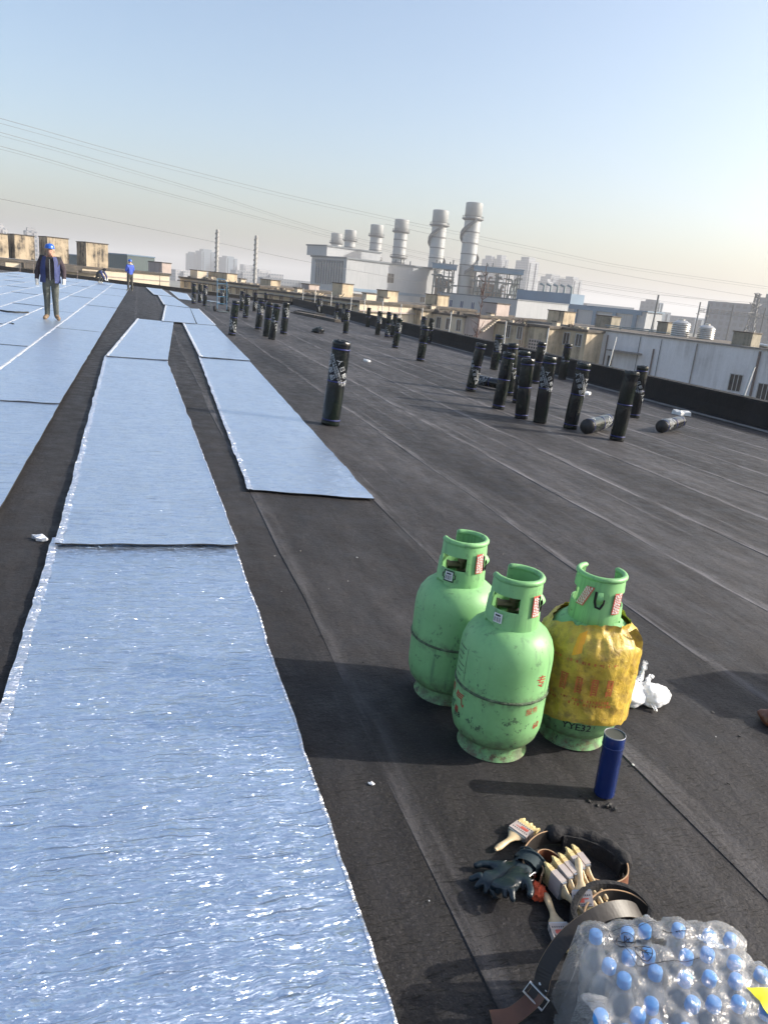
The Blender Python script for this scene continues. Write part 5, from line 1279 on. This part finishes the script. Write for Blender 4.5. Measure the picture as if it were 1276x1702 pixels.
# second strap arching over the end of the bottle pack
e = empty('leather_strap', (.9, 1.13, G(.9)), 0, 'dark leather strap with a roller buckle arching over the bottle pack', 'belt')
O = Vector((.9, 1.13, G(.9)))
SP = [(.752, 1.098, .006), (.80, 1.092, .010), (.853, 1.106, .022), (.877, 1.112, .045), (.896, 1.127, .095), (.948, 1.145, .150), (1.030, 1.155, .192), (1.106, 1.160, .195), (1.175, 1.172, .155), (1.215, 1.190, .07), (1.20, 1.215, .02)]
sp = smooth_path([Vector((x, y, G(x) + z)) - O for x, y, z in SP], 8)
m = MB(); ribbon(m, sp[18:], lambda i, t: Vector((-.15 - .002 * i, .75, .62)), .037, .0045); m.build('strap', [MAT['leatherd'], MAT['leatherd'], MAT['tan']], e)
m = MB(); ribbon(m, sp[:24], lambda i, t: Vector((-.1, 1, .25)), .036, .0035); m.build('strap_tip', [MAT['leather'], MAT['leather'], MAT['tan']], e)
i0 = 21; p = sp[i0]; t = (sp[i0 + 1] - sp[i0 - 1]).normalized(); wv = Vector((-.15, .75, .5)); wv = (wv - t * wv.dot(t)).normalized(); nn = t.cross(wv)
if nn.y > 0: nn = -nn
m = MB(); m.tube([p + t * a + wv * b_ + nn * .004 for a, b_ in ((-.014, -.027), (.012, -.027), (.012, .027), (-.014, .027))], .0028, 6, closed=True); m.build('buckle', MAT['steel'], e)
for q in (-.010, .008):
    m = MB(); c = p + t * .026 + wv * q + nn * .003; m.tube([c, c + nn * .003], [.0055, .003], 10); m.build('rivet', MAT['steel'], e)
e = empty('tool_pouch', (1.19, 1.24, G(1.19)), .2, 'black fabric tool belt bunched behind the leather strap', 'tool belt')
pp = smooth_path([Vector((x, y, z)) for x, y, z in ((-.12, .02, .02), (-.08, .09, .03), (.02, .12, .035), (.10, .08, .032), (.12, .01, .025), (.08, -.03, .02))], 8)
m = MB(); ribbon(m, pp, lambda i, t: Vector((.05 * math.sin(i * .3), .15, 1)), .062, .016); m.build('webbing', [MAT['pad']] * 3, e)
m = MB(); ribbon(m, [q * .86 + Vector((.01, -.01, .004)) for q in pp], lambda i, t: Vector((0, .25, 1)), .05, .006); m.build('inner_band', [MAT['leatherd'], MAT['leatherd'], MAT['tan']], e)

# ------------------------------------------------------------------ bottle pack
BH = .232
def bottle_meshes():
    pr = [(.020, .0), (.0285, .004), (.0305, .012), (.0305, .05), (.0288, .054), (.0305, .058), (.0305, .075), (.0290, .079), (.0305, .083), (.0305, .145), (.0290, .150), (.0300, .155), (.0270, .172), (.0200, .190), (.0135, .202), (.0128, .210), (.0128, .214)]
    m = MB(); m.lathe(pr, 28, cap1=False); body = m.mesh('bottle_body', MAT['pet'], True)
    m = MB(); Q = []
    for z, r_ in ((.209, .0142), (.211, .0146), (.228, .0144), (.231, .0135), (.2318, .0115), (.2322, .0)):
        Q.append([((r_ + (.0005 if k % 2 and .21 < z < .229 else 0)) * math.cos(2 * PI * k / 36), (r_ + (.0005 if k % 2 and .21 < z < .229 else 0)) * math.sin(2 * PI * k / 36), z) for k in range(36)])
    m.grid(Q, 0, True); cap = m.mesh('bottle_cap', MAT['capb'], True)
    m = MB(); m.lathe([(.0309, .088), (.0311, .089), (.0311, .128), (.0309, .129)], 28, cap0=False, cap1=False); lab = m.mesh('bottle_label', MAT['labelb'], True)
    m = MB(); m.lathe([(.0165, .2030), (.0172, .2045), (.0165, .206)], 24, cap0=False, cap1=False); ringm = m.mesh('neck_ring', MAT['pet'], True)
    return body, cap, lab, ringm
BM = bottle_meshes(); bpos = []
rn = random.Random(21)
for j in range(5):
    for i in range(-1, 6):
        if i == -1 and j < 3: continue
        x = .99 + .0625 * i - .006 * j - (.030 if j % 2 else 0); y = 1.085 - .0115 * i - .0575 * j
        bpos.append((i, j, x + rn.uniform(-.007, .007), y + rn.uniform(-.006, .006)))
for (i, j, x, y) in bpos:
    lab = 'blue capped water bottle in %s row of the wrapped pack, %s from its strap end' % (ORD[j], ORD[i + (1 if j > 2 else 0)])
    e = empty('water_bottle', (x, y, G(x) + .002), rn.uniform(0, 6), lab, 'bottle', 'water bottles in the shrink wrapped pack')
    ox, oy = x - 1.13, y - .96                       # bottles fan outwards from the middle of the pack
    e.location.x -= ox * .10; e.location.y -= oy * .10
    tl = Matrix.Rotation(ox * .52 + rn.uniform(-.06, .06), 4, 'Y') @ Matrix.Rotation(-oy * .62 + rn.uniform(-.06, .06), 4, 'X')
    e.rotation_euler = (tl @ Matrix.Rotation(rn.uniform(0, 6), 4, 'Z')).to_euler()
    e.location.z -= .02 * min(1, (ox * ox + oy * oy) / .05)
    for nm, me in zip(('bottle_body', 'cap', 'label', 'neck_ring'), BM):
        if nm == 'label' and not (i == 0 and j == 2): continue
        put(nm, me, e)
# film draped over the caps
fx0, fx1, fy0, fy1 = .86, 1.46, .80, 1.165
nx, ny = 120, 76
def inside(x, y):
    d = 1e9
    for _, _, bx_, by_ in bpos: d = min(d, math.hypot(x - bx_, y - by_))
    return d
Q = []; hole = set()
for j in range(ny + 1):
    row = []
    for i in range(nx + 1):
        x = fx0 + (fx1 - fx0) * i / nx; y = fy0 + (fy1 - fy0) * j / ny; d = inside(x, y)
        top = .2405 if d < .015 else .2405 - min(.010, (d - .015) * .5)
        if d > .046: top = .2305 - (d - .046) * 9
        top -= .022 * min(1, ((x - 1.13) ** 2 + (y - .96) ** 2) / .05) if d < .046 else .022 * min(1, ((x - 1.13) ** 2 + (y - .96) ** 2) / .05)
        top += .003 * noise.noise(Vector((x * 22, y * 22, 1))) + .006 * max(0, 1 - 4 * abs(noise.noise(Vector((x * 14 + y * 9, y * 20, 4)))))
        row.append((x, y, G(x) + max(top, .004)))
        if ((x - 1.085) / .034) ** 2 + ((y - 1.030 + .25 * (x - 1.085)) / .013) ** 2 < 1 + .6 * noise.noise(Vector((x * 50, y * 50, 9))): hole.add((i, j))
    Q.append(row)
fm = empty('shrink_film', (0, 0, 0), 0, 'clear crumpled shrink film stretched over the pack of water bottles', 'film')
m = MB(); vs = [p for row in Q for p in row]; fs = []
for j in range(ny):
    for i in range(nx):
        if (i, j) in hole: continue
        q = [j * (nx + 1) + i, j * (nx + 1) + i + 1, (j + 1) * (nx + 1) + i + 1, (j + 1) * (nx + 1) + i]
        if all(vs[k][2] - G(vs[k][0]) < .0045 for k in q): continue
        fs.append(tuple(q))
m.add(vs, fs); m.build('film_sheet', MAT['film'], fm, smooth=True)
def fz(x, y):
    i = min(nx, max(0, round((x - fx0) / (fx1 - fx0) * nx))); j = min(ny, max(0, round((y - fy0) / (fy1 - fy0) * ny))); return Q[j][i][2] + .002
ic = MB()
for cx, cy, r_ in ((1.030, 1.048, .020), (1.045, 1.008, .019)):
    ic.tube([(cx + r_ * math.cos(a), cy + r_ * .95 * math.sin(a), fz(cx + r_ * math.cos(a), cy + r_ * .95 * math.sin(a))) for a in [k * PI / 14 for k in range(28)]], .0009, 4, closed=True)
    for (a, b_) in (((-.9, .55), (.9, -.55)), ((-.35, -.6), (.1, .5)), ((.1, .5), (.45, -.5)), ((-.5, .1), (.5, .0))):
        ic.tube([(cx + r_ * (a[0] + (b_[0] - a[0]) * t), cy + r_ * (a[1] + (b_[1] - a[1]) * t), fz(cx + r_ * (a[0] + (b_[0] - a[0]) * t), cy + r_ * (a[1] + (b_[1] - a[1]) * t))) for t in [k / 6 for k in range(7)]], .0011, 4)
for a, b_ in (((1.00, 1.085), (1.13, 1.072)), ((1.00, 1.085), (1.015, .985)), ((1.015, .985), (1.16, .965))):
    ic.tube([(a[0] + (b_[0] - a[0]) * t, a[1] + (b_[1] - a[1]) * t, fz(a[0] + (b_[0] - a[0]) * t, a[1] + (b_[1] - a[1]) * t)) for t in [k / 14 for k in range(15)]], .0007, 4)
for k in range(9):
    if k == 4: continue
    x, y = 1.130 + .006 * k, 1.050 - .0015 * k; ic.tube([(x, y, fz(x, y)), (x + .004, y - .001, fz(x + .004, y))], .0014, 4)
pr_ = ic.build('film_print', MAT['blackp'], fm); pr_['kind'] = 'stuff'
m = MB(); P_ = []
for j in range(8):
    P_.append([(1.222 + .014 * i, .806 + .012 * j - .002 * i, fz(1.222 + .014 * i, .806 + .012 * j - .002 * i) + .003) for i in range(10)])
m.grid(P_); m.build('yellow_label', MAT['yellow'], fm, smooth=True)
m = MB(); P_ = [[(1.205 + .012 * i, 1.028 - .010 * j - .002 * i, fz(1.205 + .012 * i, 1.028 - .010 * j - .002 * i)) for i in range(5)] for j in range(5)]
m.grid(P_); m.build('yellow_patch', MAT['film'], fm, smooth=True)

# ------------------------------------------------------------------ workers
def helmet(parent, c, s=1., rx=0.):
    e = MB(); prof = [(.150, -.004), (.152, .0), (.128, .006), (.126, .03), (.118, .065), (.098, .095), (.065, .113), (.03, .120), (.002, .121)]
    P_ = []
    for r_, z in prof:
        P_.append([(r_ * .92 * math.cos(a), r_ * math.sin(a) * (1.0 if not (r_ > .14 and math.sin(a) < 0) else 1.18), z) for a in [k * PI / 16 for k in range(32)]])
    e.grid(P_, 0, True); e.tube([(0, .118 * math.cos(a), .008 + .118 * math.sin(a)) for a in [rad(12 + 156 * k / 14) for k in range(15)]], .010, 6)
    o = e.build('helmet', MAT['hat'], parent, smooth=True); o.location = c; o.scale = (s, s, s); o.rotation_euler.x = rx; return o
def worker(loc, rz, label, J, top, sleeve, trous, boot, hand, face='skin', hat=None, rx=0, vest=False, hood=False, gl=True):
    e = empty('person', loc, rz, label, 'person', 'roof workers')
    bones = [('pelvis', 'spine'), ('spine', 'chest'), ('chest', 'neck'), ('neck', 'head'), ('head', 'headtop'), ('head', 'nose')]
    bm_ = [0, 0, 0, 3, 3, 3]
    for s in 'LR':
        bones += [('chest', 'sh' + s), ('sh' + s, 'el' + s), ('el' + s, 'wr' + s), ('wr' + s, 'ha' + s), ('pelvis', 'hip' + s), ('hip' + s, 'kn' + s), ('kn' + s, 'an' + s), ('an' + s, 'toe' + s)]
        bm_ += [0, 1, 1, 4, 2, 2, 2, 5]
    skin_obj('body', J, bones, [MAT[top], MAT[sleeve], MAT[trous], MAT[face], MAT[hand], MAT[boot]], bm_, e, 2, 'pelvis', 1.08)
    hd = Vector(J['head'][0]); ht = Vector(J['headtop'][0])
    if hat: helmet(e, ht - (ht - hd) * .20, .90, rx)
    for s in 'LR':                                   # work gloves with five fingers
        w0 = Vector(J['wr' + s][0]); h0 = Vector(J['ha' + s][0]); d = (h0 - w0).normalized(); sd_ = d.cross(Vector((0, 1, .1))).normalized(); g_ = MB()
        for k in range(4):
            b0 = h0 + sd_ * (k - 1.5) * .019; g_.tube([b0, b0 + d * .035 + Vector((0, -.006, 0)), b0 + d * (.062 - .006 * abs(k - 1.5)) + Vector((0, -.018, 0))], [.0105, .010, .007], 7)
        tb = w0.lerp(h0, .5) + Vector((0, -.02, 0)); g_.tube([tb, tb + d * .03 + Vector((0, -.02, 0)), tb + d * .055 + Vector((0, -.026, 0))], [.012, .011, .008], 7)
        g_.tube([w0 - d * .03, w0, w0.lerp(h0, .6), h0 + d * .006], [.036, .034, .040, .030], 10)
        if gl: g_.build('glove', MAT[hand], e, smooth=True)
    if hat and face == 'skin':
        f = MB()
        for sx in (-.032, .032): f.tube([(hd.x + sx - .012, hd.y - .088, hd.z + .022), (hd.x + sx + .012, hd.y - .088, hd.z + .022)], .006, 5)
        f.tube([(hd.x - .022, hd.y - .086, hd.z - .045), (hd.x + .022, hd.y - .086, hd.z - .045)], .005, 5); ff = f.build('face_features', MAT['jacket'], e); ff['kind'] = 'stuff'
        h_ = MB()
        for sx in (-1, 1): h_.tube([(hd.x + sx * .082, hd.y - .01, hd.z - .02), (hd.x + sx * .094, hd.y, hd.z + .005), (hd.x + sx * .084, hd.y + .005, hd.z + .032)], [.008, .013, .008], 6)
        hh = h_.build('ears', MAT['skin'], e); hh['kind'] = 'stuff'
    if vest:
        P_ = []; n = 30
        for j in range(15):
            t = j / 14; z = .86 + .58 * t
            w_ = .218 - .012 * t + (.01 if t < .2 else 0); d_ = .190 - .012 * t
            if t > .8: w_ *= 1 - (t - .8) * 1.1; d_ *= 1 - (t - .8) * .8
            row = []
            for k in range(n + 1):
                a = rad(26 + 308 * k / n) ; wob = .006 * math.sin(6 * a + 9 * t)
                row.append(((w_ + wob) * math.sin(a), -(d_ + wob) * math.cos(a), z))
            P_.append(row)
        m = MB(); m.grid(P_); m.build('vest', MAT['vest'], e, smooth=True)
        m = MB(); m.box((-.006, -.178, .92), (.006, -.160, 1.38)); m.build('zip', MAT['steel'], e)
    if hood:
        c = Vector(J['neck'][0]); m = MB(); m.tube([c + Vector((.105 * math.sin(a), .02 + .10 * math.cos(a), .015 + .02 * math.cos(a))) for a in [k * PI / 10 for k in range(20)]], .036, 8, closed=True); m.build('hood', MAT['hood'], e, smooth=True)
    return e
def stand(fs=.0, arm=0, head=0., lively=0):
    J = {'pelvis': ((0, 0, .92), (.135, .115)), 'spine': ((0, .0, 1.08), (.140, .112)), 'chest': ((0, .01, 1.30), (.165, .115)), 'neck': ((0, .0, 1.455), .058), 'head': ((head, -.015, 1.555), (.092, .102)), 'headtop': ((head, .0, 1.655), (.080, .090)), 'nose': ((head, -.112, 1.55), .016)}
    for s, sg in (('L', 1), ('R', -1)):
        J['sh' + s] = ((sg * .185, .01, 1.385), .078)
        if arm == 0: J['el' + s] = ((sg * .245, .02, 1.13), .062); J['wr' + s] = ((sg * .262, -.03, .90), .042); J['ha' + s] = ((sg * .264, -.05, .83), (.036, .026))
        else: J['el' + s] = ((sg * .235, -.02, 1.13), .062); J['wr' + s] = ((sg * .12, -.22, 1.10), .042); J['ha' + s] = ((sg * .06, -.27, 1.12), (.034, .026))
        J['hip' + s] = ((sg * .095, 0, .86), .100); J['kn' + s] = ((sg * (.115 + fs), -.015, .49), .070); J['an' + s] = ((sg * (.125 + fs), .02, .10), .056); J['toe' + s] = ((sg * (.16 + fs), -.14, .045), (.045, .042))
    if lively:                                       # weight on one leg, one arm bent, head turned
        for k_, (dx, dy, dz) in {'spine': (.012, 0, 0), 'chest': (.02, -.015, -.005), 'neck': (.018, -.03, -.008), 'head': (.012, -.04, -.012), 'headtop': (.008, -.045, -.018), 'nose': (.0, -.045, -.02), 'shL': (.025, 0, -.012), 'shR': (.01, -.02, .008),
                'elL': (.045, .03, .01), 'wrL': (.03, -.07, .04), 'haL': (.02, -.12, .05), 'elR': (-.02, .05, .0), 'wrR': (-.03, .0, .01), 'haR': (-.02, -.01, .005), 'knL': (-.012, -.05, 0), 'anL': (-.012, -.02, 0), 'toeL': (.02, -.01, 0), 'knR': (.02, .01, 0), 'anR': (.02, 0, 0), 'toeR': (-.02, .02, 0)}.items():
            p_, r_ = J[k_]; J[k_] = ((p_[0] + dx, p_[1] + dy, p_[2] + dz), r_)
    return J
worker((-1.97, 19.6, rz_(-1.97) + .03), rad(4), 'worker in blue helmet, open blue vest and grey trousers standing on the foil', stand(-.01, 0, 0, 1), 'jacket', 'maroon', 'trous', 'boot', 'wglove', hat=True, vest=True)
worker((-.50, 46.4, rz_(-.5) + .03), rad(215), 'worker in bright blue jacket and helmet standing turned away by the far parapet', stand(.0, 1), 'bluej', 'bluej', 'dtrous', 'hood', 'wglove', hat=True, hood=True)
J = {'pelvis': ((0, .16, .50), (.15, .14)), 'spine': ((0, .02, .68), (.15, .13)), 'chest': ((0, -.18, .80), (.17, .13)), 'neck': ((0, -.33, .86), .07), 'head': ((0, -.43, .91), (.092, .10)), 'headtop': ((0, -.48, .99), (.08, .085)), 'nose': ((0, -.53, .87), .016)}
for s, sg in (('L', 1), ('R', -1)):
    J['sh' + s] = ((sg * .18, -.22, .78), .078); J['el' + s] = ((sg * .23, -.38, .54), .06); J['wr' + s] = ((sg * .13, -.50, .32), .042); J['ha' + s] = ((sg * .11, -.54, .25), (.035, .028))
    J['hip' + s] = ((sg * .10, .13, .48), .11); J['kn' + s] = ((sg * .16, -.22, .44), .078); J['an' + s] = ((sg * .15, .0, .10), .056); J['toe' + s] = ((sg * .16, -.16, .045), (.045, .042))
worker((-2.55, 55.2, rz_(-2.55) + .03), rad(62), 'worker in dark blue grey clothes crouching over the foil near the far parapet', J, 'dtrous', 'vest', 'dtrous', 'hood', 'wglove', face='jacket')
worker((52.2, 55.4, -1.62), rad(30), 'worker in yellow green vest on the white annex roof', stand(), 'hiviz', 'hiviz', 'dtrous', 'boot', 'skin', face='jacket', gl=False)

# ------------------------------------------------------------------ haze
hz = MB(); hz.box((-5200, -1600, -13.2), (5200, 5400, 78.))
h = hz.build('haze', None); h.data.materials.clear()
hm = bpy.data.materials.new('haze_air'); hm.use_nodes = True; ht_ = hm.node_tree
ht_.nodes.remove(ht_.nodes['Principled BSDF'])
pv = ht_.nodes.new('ShaderNodeVolumePrincipled'); pv.inputs['Color'].default_value = (.74, .745, .775, 1); pv.inputs['Density'].default_value = .0005; pv.inputs['Anisotropy'].default_value = .2
ht_.links.new(pv.outputs[0], ht_.nodes['Material Output'].inputs['Volume'])
h.data.materials.append(hm); tag(h, 'thin pale winter haze over the whole site', 'haze', kind='stuff')
